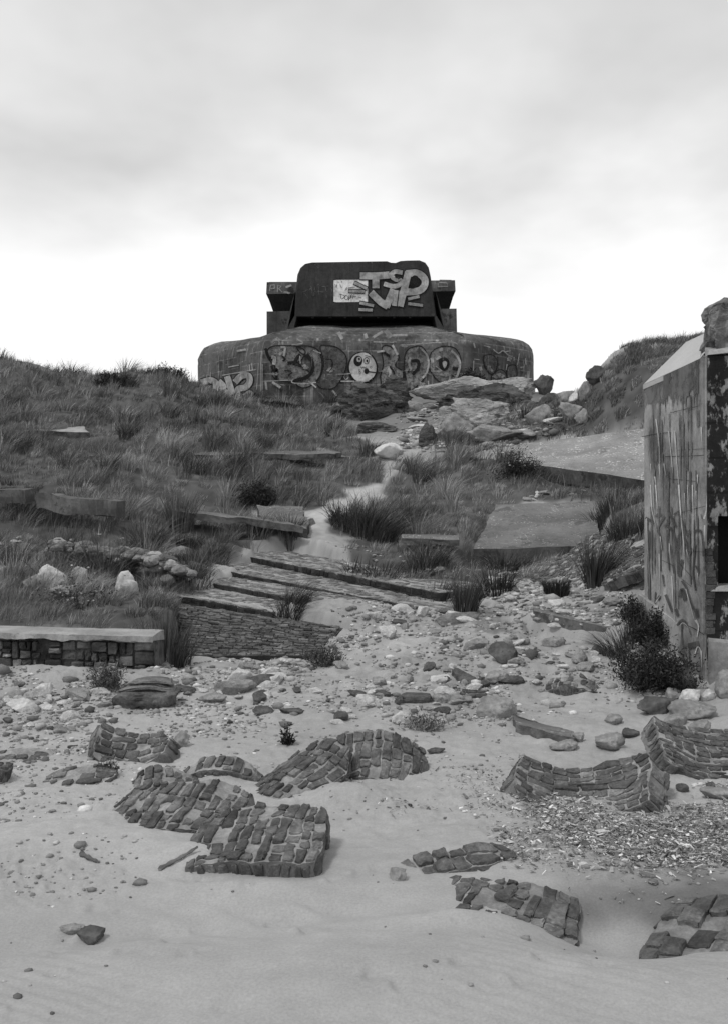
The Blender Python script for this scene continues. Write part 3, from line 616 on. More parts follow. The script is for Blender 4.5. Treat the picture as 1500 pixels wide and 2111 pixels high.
# lower storey, left wing : pale numerals on the grass line
Q = [[(112,478),(180,462),(225,490),(215,560)], [(255,478),(290,520),(262,560),(350,566)], [(322,440),(352,540),(368,625)], [(392,470),(440,425),(496,425),(506,475),(470,520),(408,540),(402,630)]]
mb = SB()
for a in Q: ribbon(mb, WL, mp2(a), 17, 0)
ribbon(mb, WL, mp2([(470,590),(505,560),(530,590)]), 14, 0); mb.build('numeral_outline', 'p_black', bk)
mb = SB()
for a in Q: ribbon(mb, WL, mp2(a), 13, 1)
ribbon(mb, WL, mp2([(470,590),(505,565),(528,590)]), 10, 1); mb.build('numeral', 'p_light', bk)
mb = SB()
for a in ([(150,485),(168,480),(160,500)], [(172,485),(178,505)], [(185,480),(196,505),(198,482)]): ribbon(mb, WL, mp2(a), .9, 2, smooth=False)
mb.build('numeral_tag', 'p_black', bk)
# centre: large dark bubble letters
mb = SB(); bub = [
 (WF, mp2([(655,215),(700,178),(800,172),(900,178),(970,220),(930,300),(850,320),(960,360),(1010,420),(900,470),(740,460),(690,400),(720,350),(670,290)])),
 (WF, mp2([(905,180),(1010,178),(1085,220),(1110,320),(1090,430),(1010,510),(930,520),(880,460),(1000,420),(1030,330),(990,260),(930,230)])),
 (WF, mp2([(1095,180),(1160,172),(1240,190),(1310,260),(1310,360),(1260,470),(1200,530),(1110,530),(1068,485),(1110,400),(1120,290)])),
 (WF, mp3([(190,190),(260,180),(330,260),(300,340),(365,390),(350,470),(270,520),(200,525),(178,430),(200,330)])),
 (WF, mp3([(385,240),(430,190),(520,180),(570,260),(575,370),(520,470),(420,548),(390,450),(375,340)])),
 (WF, mp3([(610,220),(690,180),(790,190),(840,260),(840,370),(800,470),(730,508),(640,450),(590,370),(585,290)]))]
for i, (wl, a) in enumerate(bub): fill(mb, wl, a, 0, 0 if i != 2 else 1)
mb.build('bubble_letter', ['p_mid', 'p_dim'], bk)
mb = SB()
for wl, a in bub: ribbon(mb, wl, a, 2.2, 2, 0, True)
for a, k in (([(640,200),(665,270),(690,275),(720,262)], 6), ([(690,345),(715,385),(735,372),(728,450)], 5.5), ([(780,262),(800,285),(785,300)], 4), ([(830,318),(880,310),(905,270),(925,250)], 7), ([(905,310),(960,370)], 2.5), ([(985,250),(1030,310),(1025,390),(970,440),(880,468)], 7), ([(1150,290),(1190,290),(1195,350),(1165,395)], 1.8), ([(800,380),(860,390),(830,420)], 3)): ribbon(mb, WF, mp2(a), k, 3)
for a, k in (([(440,300),(490,300),(490,360),(450,410)], 6), ([(255,350),(290,400),(270,450)], 4), ([(410,380),(412,384)], 6), ([(785,362),(815,368)], 7), ([(210,230),(250,260)], 5)): ribbon(mb, WF, mp3(a), k, 3)
fill(mb, WF, mp3([(668,290),(710,270),(748,300),(742,360),(705,384),(668,350)]), 3)
mb.build('letter_outline', 'p_black', bk)
mb = SB(); fill(mb, WF, mp3([(695,310),(715,300),(732,320),(712,362),(698,340)]), 4)
for a, k in (([(525,205),(568,260),(578,330),(560,400),(530,440)], 4), ([(425,275),(415,320),(432,372)], 4.5), ([(770,215),(815,262),(840,320),(825,400),(800,460)], 4.5), ([(645,285),(672,265)], 5), ([(605,280),(612,310)], 6), ([(755,430),(745,490),(710,500)], 3), ([(240,350),(258,400),(250,430)], 5), ([(205,490),(245,490)], 3), ([(640,345),(690,385)], 2), ([(278,170),(318,245)], 4.5), ([(150,225),(205,215)], 4), ([(225,52),(262,92)], 9), ([(230,88),(395,82)], 4.5), ([(120,100),(160,75),(190,58)], 5), ([(55,85),(60,105)], 6), ([(120,140),(285,145)], 2.6), ([(395,165),(600,150),(760,140),(820,160)], 2), ([(600,385),(680,385)], 2), ([(575,470),(578,510)], 3)): ribbon(mb, WF, mp3(a), k, 4)
for a, k in (([(695,268),(715,275),(708,325)], 7), ([(770,185),(800,190),(792,255)], 4.5), ([(925,260),(930,320)], 2), ([(860,165),(950,150),(905,118)], 2.6), ([(615,470),(830,462)], 1.6), ([(600,250),(600,560)], 1.3), ([(580,320),(565,540)], 1.1), ([(612,330),(612,580)], 1.6), ([(640,480),(650,540)], 4), ([(700,480),(760,520)], 5), ([(1400,480),(1402,520)], 3), ([(1270,470),(1380,470)], 2.4), ([(1200,550),(1230,590)], 4), ([(1290,430),(1310,455),(1330,435),(1320,455)], 1), ([(1335,612),(1420,600)], 1.3), ([(1250,65),(1275,110)], 7), ([(1258,70),(1310,62)], 4), ([(1470,78),(1480,105)], 6), ([(1040,212),(1100,235)], 2), ([(700,160),(718,145)], 1.5), ([(745,125),(752,140)], 1), ([(1068,117),(1080,117)], 3), ([(870,450),(862,480),(950,490),(1060,480)], 2.4), ([(1000,470),(1060,520)], 3)): ribbon(mb, WF, mp2(a), k, 4)
mb.build('paint_drip', 'p_light', bk)
mb = SB()
for a, k in (([(403,216),(470,205)], 4), ([(330,352),(415,335)], 2), ([(505,335),(508,375)], 2.2), ([(525,320),(530,375)], 2.2), ([(180,395),(178,435)], 1.3), ([(150,420),(150,440)], 1.2), ([(280,420),(560,372)], 1.8), ([(110,470),(190,445)], 1.5)): ribbon(mb, WL, mp2(a), k, 0)
for a, k in (([(955,150),(965,190)], 2.5), ([(1040,172),(1090,185)], 2), ([(1120,205),(1160,235),(1200,215),(1240,250),(1275,262)], 2.2), ([(1210,225),(1260,215)], 2), ([(960,285),(1000,290)], 1.6), ([(955,300),(950,380)], 2.2), ([(1290,270),(1290,300)], 1.6), ([(1335,240),(1320,330)], 1.6), ([(1385,280),(1390,330)], 2), ([(1232,330),(1225,375)], 2), ([(1100,370),(1108,385)], 4), ([(1010,355),(1015,375)], 6), ([(1155,435),(1200,440)], 1.6), ([(1410,390),(1405,440)], 6), ([(1390,420),(1380,450)], 4)): ribbon(mb, WR, mp3(a), k, 0)
mb.build('paint_streak', 'p_light', bk)
mb = SB()
for a in ([(1300,470),(1345,458),(1400,470),(1470,490),(1468,560),(1390,560),(1350,570),(1310,500)],): fill(mb, WR, mp3(a), 1, 0, False)
mb.build('pale_patch', 'p_light', bk)
mb = SB(); ring = [mp3([(1045,255),(1110,250),(1150,300),(1140,380),(1100,410),(1060,370),(1040,310)]), mp3([(1105,430),(1170,372),(1220,400),(1230,470),(1200,510),(1120,500)]), mp3([(1240,350),(1300,335),(1318,400),(1290,470),(1250,480),(1232,420)])]
for a in ring: ribbon(mb, WR, a, 1.8, 1, 0, True)
mb.build('wing_letter_outline', 'p_black', bk)
mb = SB()
for a in ring: fill(mb, WR, a, 0)
mb.build('wing_letter', 'p_dim', bk)
mb = SB()
r = np.random.RandomState(77)
for i in range(20):
    wl, xa, xb, ya, yb = (WF, 548, 950, 712, 806) if i < 14 else (WR, 975, 1088, 728, 790)
    x_, y_ = r.uniform(xa, xb), r.choice([r.uniform(ya, yb), r.uniform(ya+.6*(yb-ya), yb)]); w_2, h_2 = r.uniform(8, 26), r.uniform(5, 15)
    pts = [(x_+w_2*.5*math.cos(q)*r.uniform(.55, 1.2), y_+h_2*.5*math.sin(q)*r.uniform(.55, 1.2)) for q in np.linspace(0, 6.0, 15)]; fill(mb, wl, pts, 3.2, 0, False)
mb.build('paint_patch', 'p_patch', bk)
# the round face
fc = empty('painted_face', (0, 0, 0)); fc.parent = bk; fc.matrix_parent_inverse = Matrix.Translation(-Vector(bk.location)); del fc
bpy.data.objects.remove(bpy.data.objects['painted_face'])
cir = lambda cx, cy, a, b, k=20: [(cx+a*math.cos(6.2832*i/k), cy+b*math.sin(6.2832*i/k)) for i in range(k)]
mb = SB(); 
r = np.random.RandomState(21)
for i in range(48):
    x_, y_ = r.uniform(545, 955), r.uniform(715, 800); l_ = r.uniform(5, 26); ribbon(mb, WF, [(x_, y_), (x_+r.uniform(-1, 1), y_+l_*.5), (x_+r.uniform(-1, 1), y_+l_)], r.uniform(.5, 1.5), 4.5, taper=True)
for i in range(16):
    x_, y_ = r.uniform(550, 945), r.choice([706, 768, 782, 790])+r.uniform(-4, 4); l_ = r.uniform(8, 34); ribbon(mb, WF, [(x_, y_), (x_+l_*.5, y_+r.uniform(-1.5, 1.5)), (x_+l_, y_+r.uniform(-2, 2))], r.uniform(.7, 2.0), 4.5)
for i in range(14):
    x_, y_ = r.uniform(975, 1090), r.uniform(715, 775); l_ = r.uniform(6, 22); ribbon(mb, WR, [(x_, y_), (x_+r.uniform(-1, 1), y_+l_*.5), (x_, y_+l_)], r.uniform(.6, 1.6), 2, taper=True)
for i in range(9):
    x_, y_ = r.uniform(415, 530), r.uniform(735, 775); l_ = r.uniform(6, 18); ribbon(mb, WL, [(x_, y_), (x_+l_*.5, y_-1), (x_+l_, y_-l_*.12)], r.uniform(.6, 1.6), 2, taper=True)
mb.build('faded_streak', 'p_ghost2', bk); mb = SB()
fill(mb, WF, cir(747, 758.5, 31, 34), 2); face_h = mb.build('face_halo', 'p_black', bk)
mb = SB(); fill(mb, WF, [(728,735),(745,727),(760,730),(772,745),(775,762),(768,778),(750,788),(735,785),(724,772),(720,755)], 5); mb.build('painted_face', 'p_chalk', bk)
mb = SB(); fill(mb, WF, cir(738, 744, 9, 11), 6); ribbon(mb, WF, cir(755, 743.5, 5, 6.5, 14), 1.3, 6, 0, True); fill(mb, WF, cir(756, 744, 2, 3), 6); fill(mb, WF, cir(755, 765, 5, 6), 6)
ribbon(mb, WF, [(744,756),(746,759),(749,756),(751,759),(754,756)], 1.2, 6); ribbon(mb, WF, [(752,733),(758,734),(764,736)], 1, 6); ribbon(mb, WF, [(758,766),(781,769)], 2.4, 6)
for x, y in ((741,763),(764,757),(742,768)): ribbon(mb, WF, cir(x, y, 2, 2, 8), .7, 6, 0, True)
mb.build('face_features', 'p_black', bk)
mb = SB(); fill(mb, WF, cir(740, 741, 4.6, 5.5), 7); mb.build('face_eye', 'p_chalk', bk); mb = SB(); fill(mb, WF, cir(740.5, 740, 2, 2.4), 8); mb.build('face_pupil', 'p_black', bk)
mb = SB()
for a, k in (([(556,600),(558,588)], 2), ([(558,588),(566,587),(566,594),(559,595)], 2), ([(572,602),(573,588),(580,590),(575,595),(582,602)], 2), ([(590,592),(600,588)], 4), ([(586,602),(597,604)], 4)): ribbon(mb, WS, a, k, 1, smooth=False)
for a, k in (([(902,582),(920,583),(922,590),(902,591),(902,582)], 2),): ribbon(mb, WS, a, k, 1, smooth=False)
mb.build('slab_tag', 'p_light', bk)

# ------------------------------------------------------------------ the ruined concrete building at the right edge
rb = empty('ruined_building', (3.2, 9.6, .3), 'tall ruined concrete building with paint streaks at the right edge of the beach', 'ruin')
X0, Y0, Y1 = 2.93, 8.62, 10.5
ny, nz_ = 26, 40
gy = np.linspace(Y0, Y1, ny); gz = np.linspace(-.4, 1, nz_)
mb = MB(); gv = np.empty((ny, nz_, 3))
for i, y in enumerate(gy):
    zt = 2.98-.03*math.sin((y-Y0)*1.6)
    for k in range(nz_):
        z = -.4+(zt+.4)*k/(nz_-1); gv[i, k] = (X0+.012*(y-Y0)+.003*perlin(np.array([[y*1.5, z*1.5, 3]]))[0], y, z)
mb.grid(gv); 
bkv = gv.copy(); bkv[..., 0] = 3.04; mb.grid(bkv[::-1]); mb.grid(np.stack([gv[-1], bkv[-1]], 0)); mb.grid(np.stack([bkv[0], gv[0]], 0))
mb.grid(np.stack([gv[:, -1], bkv[:, -1]], 1))
mb.build('side_wall', 'pale_conc', rb)
mb = MB()       # front wall in four pieces round the window opening
FYr = 8.64; W0, W1, Z0, Z1 = 3.055, 3.62, .97, 1.60
for lo, hi in (((2.965, FYr-.038, -.4), (W0, FYr+.35, 2.985)), ((W1, FYr-.038, -.4), (6, FYr+.35, 2.985)), ((W0, FYr-.038, -.4), (W1, FYr+.35, Z0)), ((W0, FYr-.038, Z1), (W1, FYr+.35, 2.985))): mb.box(lo, hi)
mb.build('front_wall', 'front', rb)
mb = MB(); mb.box((W0-.1, FYr+.351, Z0-.2), (W1+.3, FYr+.8, Z1+.2)); mb.build('window_recess', 'black', rb)  # black box behind the opening, its colour standing in for the unlit room
mb = MB(); mb.hexa([(2.985, FYr-.05, Z0-.02), (W1, FYr-.05, Z0-.02), (W1, FYr+.2, Z0-.02), (2.985, FYr+.2, Z0-.02), (3.06, FYr-.045, Z0+.025), (W1, FYr-.045, Z0+.03), (W1, FYr+.2, Z0+.035), (3.06, FYr+.2, Z0+.03)]); mb.build('window_sill', 'coping', rb)
mb = MB()       # sloping roof plane
ra = [np.array(p) for p in ((2.94, 10.5, 2.965), (2.935, 8.72, 2.975), (3.40, 9.9, 3.41), (3.62, 11.2, 3.53))]; rc = np.array((3.13, 9.02, 3.13))
mb.add([ra[0], ra[3], ra[2], rc, ra[1]], t=[(0, 2, 1), (0, 3, 2), (0, 4, 3)]); mb.hexa([ra[0]+[0,0,-.05], ra[1]+[0,0,-.05], ra[2]+[.0,0,-.6], ra[3]+[0,0,-.6], ra[0]+[0,0,-.004], ra[1]+[0,0,-.004], ra[2]+[0,0,-.004], ra[3]+[0,0,-.004]])
mb.build('sloping_roof', 'roofc', rb)
mb = MB(); mb.hexa([(2.96, FYr-.06, 2.99), (6, FYr-.06, 3.30), (6, FYr+.5, 3.3), (2.99, FYr+.1, 2.99), (2.98, FYr-.04, 3.03), (6, FYr-.04, 3.42), (6, FYr+.5, 3.46), (3.04, FYr+.25, 3.10)]); mb.build('ledge', 'coping', rb)
def rough_box(lo, hi, n=14, amp=.06, s=3., seed=0):
    vs, qs, k = [], [], 0; lo, hi = np.array(lo), np.array(hi)
    for ax in range(3):
        for sd in (0, 1):
            a, b = np.meshgrid(np.linspace(0, 1, n), np.linspace(0, 1, n), indexing='ij'); g = np.zeros((n, n, 3)); o = [i for i in range(3) if i != ax]
            g[..., ax] = sd; g[..., o[0]] = a; g[..., o[1]] = b; c = g*2-1; 
            c = c*(1-.04*(np.abs(c[..., [1, 2, 0]])**4+np.abs(c[..., [2, 0, 1]])**4)/2); g = (c+1)/2
            p = lo+(hi-lo)*g; p = p+amp*np.stack([fbm(p+seed, s, 4), fbm(p+seed+9, s, 4), fbm(p+seed+19, s, 4)], -1)
            vs.append(p.reshape(-1, 3)); i = np.arange(n*n).reshape(n, n)+k; q = np.stack([i[:-1, :-1], i[1:, :-1], i[1:, 1:], i[:-1, 1:]], -1).reshape(-1, 4)
            qs.append(q if (sd == 1) == (ax != 1) else q[:, ::-1]); k += n*n
    return np.concatenate(vs), np.concatenate(qs)
v, q = rough_box((3.04, 8.68, 3.06), (4.6, 9.05, 3.45), 30, .075, 4.5, 3); v[:, 2] += np.clip((v[:, 0]-3.05)*.30, 0, .3)*(v[:, 2] > 3.2)
mb = MB(); mb.add(v, q=q, tone=1.5); mb.build('rubble_block', 'mason', rb)
v, q = rough_box((2.90, 8.70, -.3), (3.3, 10.62, .62), 12, .012, 3, 5); v[:, 0] += np.where(v[:, 0] < 3, .10*(v[:, 1]-10.6)*-.22, 0); v[:, 2] += np.where(v[:, 2] > .3, .16*(v[:, 1]-9.2)*.9-.05, 0)
mb = MB(); mb.add(v, q=q); mb.build('footing', 'pale_conc', rb)
mb = MB(); mb.hexa([(2.96, 8.52, -.4), (6, 8.45, -.4), (6, 8.63, -.4), (2.96, 8.615, -.4), (2.97, 8.58, .52), (6, 8.55, .25), (6, 8.61, .25), (2.97, 8.61, .56)]); mb.build('base_course', 'pale_conc', rb)
mb = MB(); r_ = np.random.RandomState(5)
for k in range(12):
    z = .58+k*.062; mb.box((2.945+r_.uniform(0, .012), 8.590+r_.uniform(0, .012), z), (3.035-r_.uniform(0, .03), 8.63, z+.056), tone=r_.uniform(.35, .8))
mb.build('brick_pier', 'brick', rb)
WB = Wall((X0+.012*(9.5-Y0), 9.5, 1.5), (-1, .012, 0), .006, .1)
def mp5(a): return [(1300+x/5.28, 600+y/5.275) for x, y in a]
def mp6(a): return [(1300+x/4.8, 1000+y/4.797) for x, y in a]
mb = SB()
r = np.random.RandomState(33); top = [(1322.5, 792.5), (1357, 779), (1389, 764), (1416, 751), (1439, 740)]; low = []
for x_ in np.arange(1438.5, 1322, -1.4): low.append((x_, 806+.35*(1322-x_)*.6+30+22*perlin(np.array([[x_*.06, 2, 0]]))[0]+(r.uniform(0, 34) if r.rand() < .35 else r.uniform(-4, 6))))
fill(mb, WB, top+low, 0, 0, False)
for q in range(46):
    x_, y_ = r.uniform(1328, 1440), r.uniform(800, 1120); l_ = r.uniform(30, 150); ribbon(mb, WB, [(x_, y_), (x_+r.uniform(-1, 1), y_+l_*.5), (x_+l_*.012, y_+l_)], r.uniform(1.5, 6), 1, taper=r.rand() < .7)
mb.build('weather_stain', 'p_stain', rb)
mb = SB()
for a, k in (([(268,1395),(290,1560),(305,1780),(315,2000)], 2.6), ([(405,1525),(432,1780),(452,1980)], 3), ([(470,1520),(490,1800),(515,2111)], 3.6), ([(345,1370),(352,1460)], 2.4), ([(210,1880),(215,1960)], 1.6), ([(300,1880),(312,2040)], 2), ([(255,2020),(268,2111)], 2.4), ([(720,2000),(722,2100)], 3), ([(355,1880),(375,2000)], 4), ([(760,1480),(765,1640)], 2)): ribbon(mb, WB, mp5(a), k*.95, 3, taper=True)
for a, k in (([(468,0),(490,300),(515,560),(530,880)], 3.6), ([(240,0),(258,230)], 3), ([(190,0),(205,250),(240,400),(245,520)], 2), ([(525,80),(540,370)], 2), ([(555,0),(562,220)], 2.4), ([(605,0),(612,400),(600,900)], 2.4), ([(640,60),(645,220)], 2.2), ([(150,330),(165,700),(185,1030)], 2), ([(275,680),(280,1040)], 1.8), ([(285,510),(302,640)], 1.8), ([(375,580),(385,760)], 1.8), ([(400,900),(415,1200),(440,1390)], 2), ([(545,640),(565,720)], 2), ([(655,870),(658,940)], 2.2), ([(720,330),(740,250),(745,110)], 4), ([(540,1030),(600,1250),(625,1340)], 2), ([(232,1170),(300,1075)], 1.6), ([(480,1390),(510,1362),(550,1390),(575,1440)], 2), ([(625,1690),(655,1600),(690,1650),(698,1800)], 2), ([(690,1640),(698,1820)], 2.2), ([(725,400),(722,560)], 3), ([(640,1340),(665,1400),(650,1500)], 5)): ribbon(mb, WB, mp6(a), k*.95, 3, taper=True)
mb.build('paint_drip', 'p_run', rb)
mb = SB()
for a, k in (([(145,325),(220,370)], 4.5), ([(240,310),(275,285),(290,300)], 4.5), ([(255,430),(290,370),(325,315)], 4), ([(250,445),(285,505),(305,640)], 2.4), ([(365,260),(385,300),(445,410)], 4), ([(330,410),(365,370),(362,345)], 5), ([(360,415),(400,440),(435,540),(455,680),(465,870)], 5), ([(450,570),(465,510),(490,480)], 4.5), ([(475,900),(490,800),(505,745)], 6), ([(500,340),(550,480)], 2), ([(520,520),(560,620),(575,680)], 3.6), ([(570,680),(605,630)], 5), ([(550,500),(575,480),(570,450)], 4), ([(620,460),(680,450),(708,540),(715,700)], 4), ([(630,590),(615,780),(610,880),(635,1040)], 3), ([(635,800),(668,848)], 3), ([(475,1100),(505,1035),(530,1130)], 7), ([(500,950),(550,1030),(590,1170),(640,1260)], 3.4), ([(645,1230),(650,1300)], 6), ([(360,660),(375,840)], 2.2), ([(385,600),(405,740),(422,870)], 3.4), ([(310,890),(325,1000)], 3), ([(340,1090),(370,1160),(405,1250)], 5), ([(280,1100),(262,1130)], 5), ([(455,1385),(500,1335),(545,1370)], 4), ([(500,1370),(505,1560),(540,1600)], 3), ([(575,1590),(655,1570)], 10), ([(735,1420),(745,1550),(735,1700)], 2), ([(560,1400),(590,1480)], 2), ([(570,1580),(578,1780)], 2), ([(285,530),(290,850)], 2.2), ([(690,290),(700,330)], 2.4), ([(420,290),(470,260),(465,300)], 3), ([(152,350),(180,700)], 1.6), ([(410,1400),(435,1560)], 3), ([(440,1230),(460,1290)], 5), ([(240,1060),(232,1170),(255,1280)], 2)): ribbon(mb, WB, mp6(a), k*1.15, 2, taper=False)
mb.build('graffiti_stroke', 'p_grey2', rb)
mb = SB()
for a, k in (([(115,1585),(290,1550),(430,1540)], 1.1), ([(370,1800),(600,1795),(790,1785)], 1.1), ([(420,1325),(560,1290),(720,1255)], 1), ([(500,1730),(800,1715)], .8), ([(400,2040),(700,2070)], .9)): ribbon(mb, WB, mp5(a), k, 0)
for a, k in (([(470,770),(600,910)], .8), ([(500,930),(600,1010)], .8), ([(540,1380),(640,1430),(720,1480)], 1.4), ([(760,200),(500,270)], .8), ([(300,740),(420,800)], .7), ([(560,660),(720,660)], .7)): ribbon(mb, WB, mp6(a), k, 3)
mb.build('wall_crack', 'p_black', rb)

# ------------------------------------------------------------------ brickwork
def bend(Rr):
    if Rr is None: return lambda u, v, w: np.stack([u, v, w], -1)
    return lambda u, v, w: np.stack([(Rr+w)*np.sin(u/Rr), v, (Rr+w)*np.cos(u/Rr)-Rr], -1)
def cap(mb, fm, a0, a1, b0, b1, prot, r, tone, m=1, deep=.02, lump=.004):
    e = min(.0045+lump*.3, (a1-a0)*.15, (b1-b0)*.15)
    def ax(p, q): c = (p+q)/2; return np.array([p, p+e*.25, p+e*1.3, c, q-e*1.3, q-e*.25, q])
    A, B = np.meshgrid(ax(a0, a1), ax(b0, b1), indexing='ij')
    Hh = np.full((7, 7), float(prot)); rg = np.minimum(np.minimum(np.arange(7), 6-np.arange(7))[:, None], np.minimum(np.arange(7), 6-np.arange(7))[None])
    Hh[rg == 1] -= lump*.9; Hh[rg == 0] = -deep
    A = A+r.normal(0, lump*.32, A.shape); B = B+r.normal(0, lump*.32, A.shape); Hh[1:6, 1:6] += r.normal(0, lump*.4, (5, 5)); Hh += (A-(a0+a1)/2)*r.normal(0, .05)+(B-(b0+b1)/2)*r.normal(0, .022)
    for i, j in ((1, 1), (1, 5), (5, 1), (5, 5)):
        c = r.uniform(.2, 2.6)*e; A[i, j] += c*np.sign(3-i)*.7; B[i, j] += c*np.sign(3-j)*.7; A[i//5*6, j//5*6] += c*np.sign(3-i)*.8; B[i//5*6, j//5*6] += c*np.sign(3-j)*.8
    if r.rand() < .25:   # a chipped corner
        i, j = r.choice([1, 5]), r.choice([1, 5]); Hh[i, j] -= .012; Hh[i+(1 if i == 1 else -1), j] -= .008; Hh[i, j+(1 if j == 1 else -1)] -= .008
    mb.grid(fm(A, B, Hh), m=m, tone=tone)
def brick_chunk(name, label, U, V, T, Rr=None, loc=(0, 0, 0), rot=(0, 0, 0), seed=1, course=.062, blen=.165, mor=.009, prot=.013, loss=.10, edge=.35, amp=.012, mp=None, along='v', tmul=1., mt=1., full=.3, st_=None, sides=True, group=None, cat='brick rubble', worn=.0, parent=None, taper=None):
    r = np.random.RandomState(seed); f0 = mp or bend(Rr); cor = np.random.RandomState(seed+900).uniform(.02, .24, 4)
    nz3 = lambda p: np.stack([fbm(p*1.0+seed*3.1, 5, 3), fbm(p+seed*5.7+31, 5, 3), fbm(p+seed*2.3+77, 5, 3)], -1)
    def f(u, v, w):
        if mp is None:
            a_, b_ = np.clip(2*u/U, -1.2, 1.2), np.clip(2*v/V, -1.2, 1.2); cc = np.abs(a_*b_)**2.5*np.where(a_ > 0, np.where(b_ > 0, cor[0], cor[1]), np.where(b_ > 0, cor[2], cor[3]))
            u = u*(1-cc)+.022*np.sin(v*(9+3*cor[1])+seed)*np.abs(a_)**2; v = v*(1-cc)+.02*np.sin(u*(8+5*cor[0])+seed*2)*np.abs(b_)**2
        p = f0(u, v, w); return p+amp*nz3(p)+(.0075 if mp is None else 0)*np.stack([fbm(p+seed, 17, 3), fbm(p+seed+5, 17, 3), fbm(p+seed+11, 19, 3)], -1)
    mb = MB(); gs = .035 if mp is not None else .014; nu = max(6, int(U/gs)); nv = max(6, int(V/gs)); nw = max(3, int(T/gs))
    if U > 3: nu = int(U/.06)
    us_, vs_, ws_ = np.linspace(-U/2, U/2, nu), np.linspace(-V/2, V/2, nv), np.linspace(0, -T, nw)
    A, B = np.meshgrid(us_, vs_, indexing='ij'); Z = np.zeros_like(A)
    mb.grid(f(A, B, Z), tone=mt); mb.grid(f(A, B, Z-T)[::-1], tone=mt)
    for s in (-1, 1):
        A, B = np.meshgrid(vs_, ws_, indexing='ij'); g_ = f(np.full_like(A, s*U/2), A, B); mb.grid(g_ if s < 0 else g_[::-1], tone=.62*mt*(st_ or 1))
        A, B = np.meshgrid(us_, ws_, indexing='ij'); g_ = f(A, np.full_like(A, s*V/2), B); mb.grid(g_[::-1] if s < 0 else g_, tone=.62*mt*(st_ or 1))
    def lay(fm, A0, A1, B0, B1, crs, ln, flip, pr, ls, tm=1.):
        """courses across a, bricks run along b"""
        k = int(round((A1-A0)/crs)); crs = (A1-A0)/max(k, 1)
        for i in range(k):
            b = B0-(r.uniform(0, .5)*ln if ln != .105 else 0)
            while b < B1:
                l_ = ln if (r.rand() < full or ln == .105) else ln*.52; b0, b1 = max(b, B0)+mor/2, min(b+l_, B1)-mor/2; b += l_
                if b1-b0 < .03: continue
                ed = (i == 0 or i == k-1 or b0 <= B0+mor or b1 >= B1-mor)
                if r.rand() < (edge if ed else ls): continue
                a0 = A0+i*crs+mor/2; a1 = a0+crs-mor
                j = r.normal(0, .0045, 4)
                cap(mb, fm if not flip else (lambda p, q, h: fm(q, p, h)), *((a0+j[0], a1+j[1], b0+j[2], b1+j[3])), pr*r.uniform(.5, 1.35), r, tmul*tm*np.exp(r.normal(0, .24)), deep=.022, lump=.005)
    if along == 'v': lay(lambda a, b, h: f(a, b, h), -U/2, U/2, -V/2, V/2, course, blen, False, prot, loss)
    else: lay(lambda a, b, h: f(b, a, h), -V/2, V/2, -U/2, U/2, course, blen, False, prot, loss)
    if sides:
        for s in (-1, 1):
            if st_: tmul = st_
            if along == 'v':
                lay(lambda a, b, h, s=s: f(a, s*(V/2+h), -b), -U/2, U/2, .004, T, course, .105, False, prot, loss*.6)
                lay(lambda a, b, h, s=s: f(s*(U/2+h), b, -a), .004, T, -V/2, V/2, .105, blen, False, prot, loss*.6)
            else:
                lay(lambda a, b, h, s=s: f(s*(U/2+h), a, -b), -V/2, V/2, .004, T, course, .105, False, prot, loss*.6)
                lay(lambda a, b, h, s=s: f(b, s*(V/2+h), -a), .004, T, -U/2, U/2, .105, blen, False, prot, loss*.6)
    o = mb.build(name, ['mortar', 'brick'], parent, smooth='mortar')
    if parent is None:
        o.location = loc; o.rotation_euler = [R(a) for a in rot]; tag(o, label, cat, group)
    return o
def at(px, py, dz=0.): p = gp(px, py); return (p[0], p[1], p[2]+dz)
CH = dict(group=None)
brick_chunk('brick_chunk', 'nearest brick chunk, a thick tilted block with a dark rounded right end', .66, .58, .25, 2.2, at(536, 1760, .095), (9, -6, -8), 111, loss=.04, amp=.014, edge=.06, full=.2)
brick_chunk('brick_chunk', 'long sloping brick chunk curling down over a dark hollow, behind the nearest one', .84, .52, .20, .95, at(360, 1690, .085), (12, -2, -12), 12, loss=.07, amp=.016, edge=.12, full=.25)
brick_chunk('brick_chunk', 'arched brick chunk with a bare slab edge at its lower left', .50, .74, .17, .42, at(612, 1616, .095), (14, -4, -34), 13, loss=.06, amp=.016, edge=.1)
brick_chunk('brick_chunk', 'barrel shaped brick chunk overhanging a dark gap, right of the arched chunk', .64, .44, .19, .46, at(785, 1590, .10), (30, 5, -4), 14, loss=.03, amp=.016, edge=.06, prot=.016)
brick_chunk('brick_chunk', 'small dished brick chunk with level courses and raised ends, below the rounded boulder', .52, .34, .14, -.5, at(270, 1558, .05), (26, 3, -3), 15, along='u', loss=.05, amp=.014, edge=.1)
brick_chunk('brick_chunk', 'thin buried arch of brick poking out of the sand behind the long sloping chunk', .68, .16, .09, .34, at(452, 1590, .035), (16, 0, -6), 16, loss=.06, edge=.1)
brick_chunk('brick_chunk', 'low mound of worn bricks half buried just behind the long sloping chunk', .50, .34, .12, .30, at(338, 1630, .05), (18, 0, 10), 17, loss=.08, edge=.15)
brick_chunk('brick_chunk', 'shallow row of bricks sunk in the sand at left with weeds on its end', .44, .24, .10, .8, at(168, 1606, .025), (12, -4, 5), 18, along='u', loss=.2, edge=.2)
brick_chunk('brick_chunk', 'large trough shaped brick chunk with curved up sides, on the reed litter at right', .84, .56, .15, -.62, at(1200, 1640, .02), (15, -3, -10), 19, along='u', loss=.03, amp=.018, edge=.05, prot=.013, course=.06)
brick_chunk('brick_chunk', 'wide dished brick chunk cut off by the right edge, behind the trough shaped one', 1.0, .66, .14, -.75, at(1496, 1572, .05), (17, -2, -4), 20, along='u', loss=.03, amp=.018, edge=.05, prot=.011, course=.056)
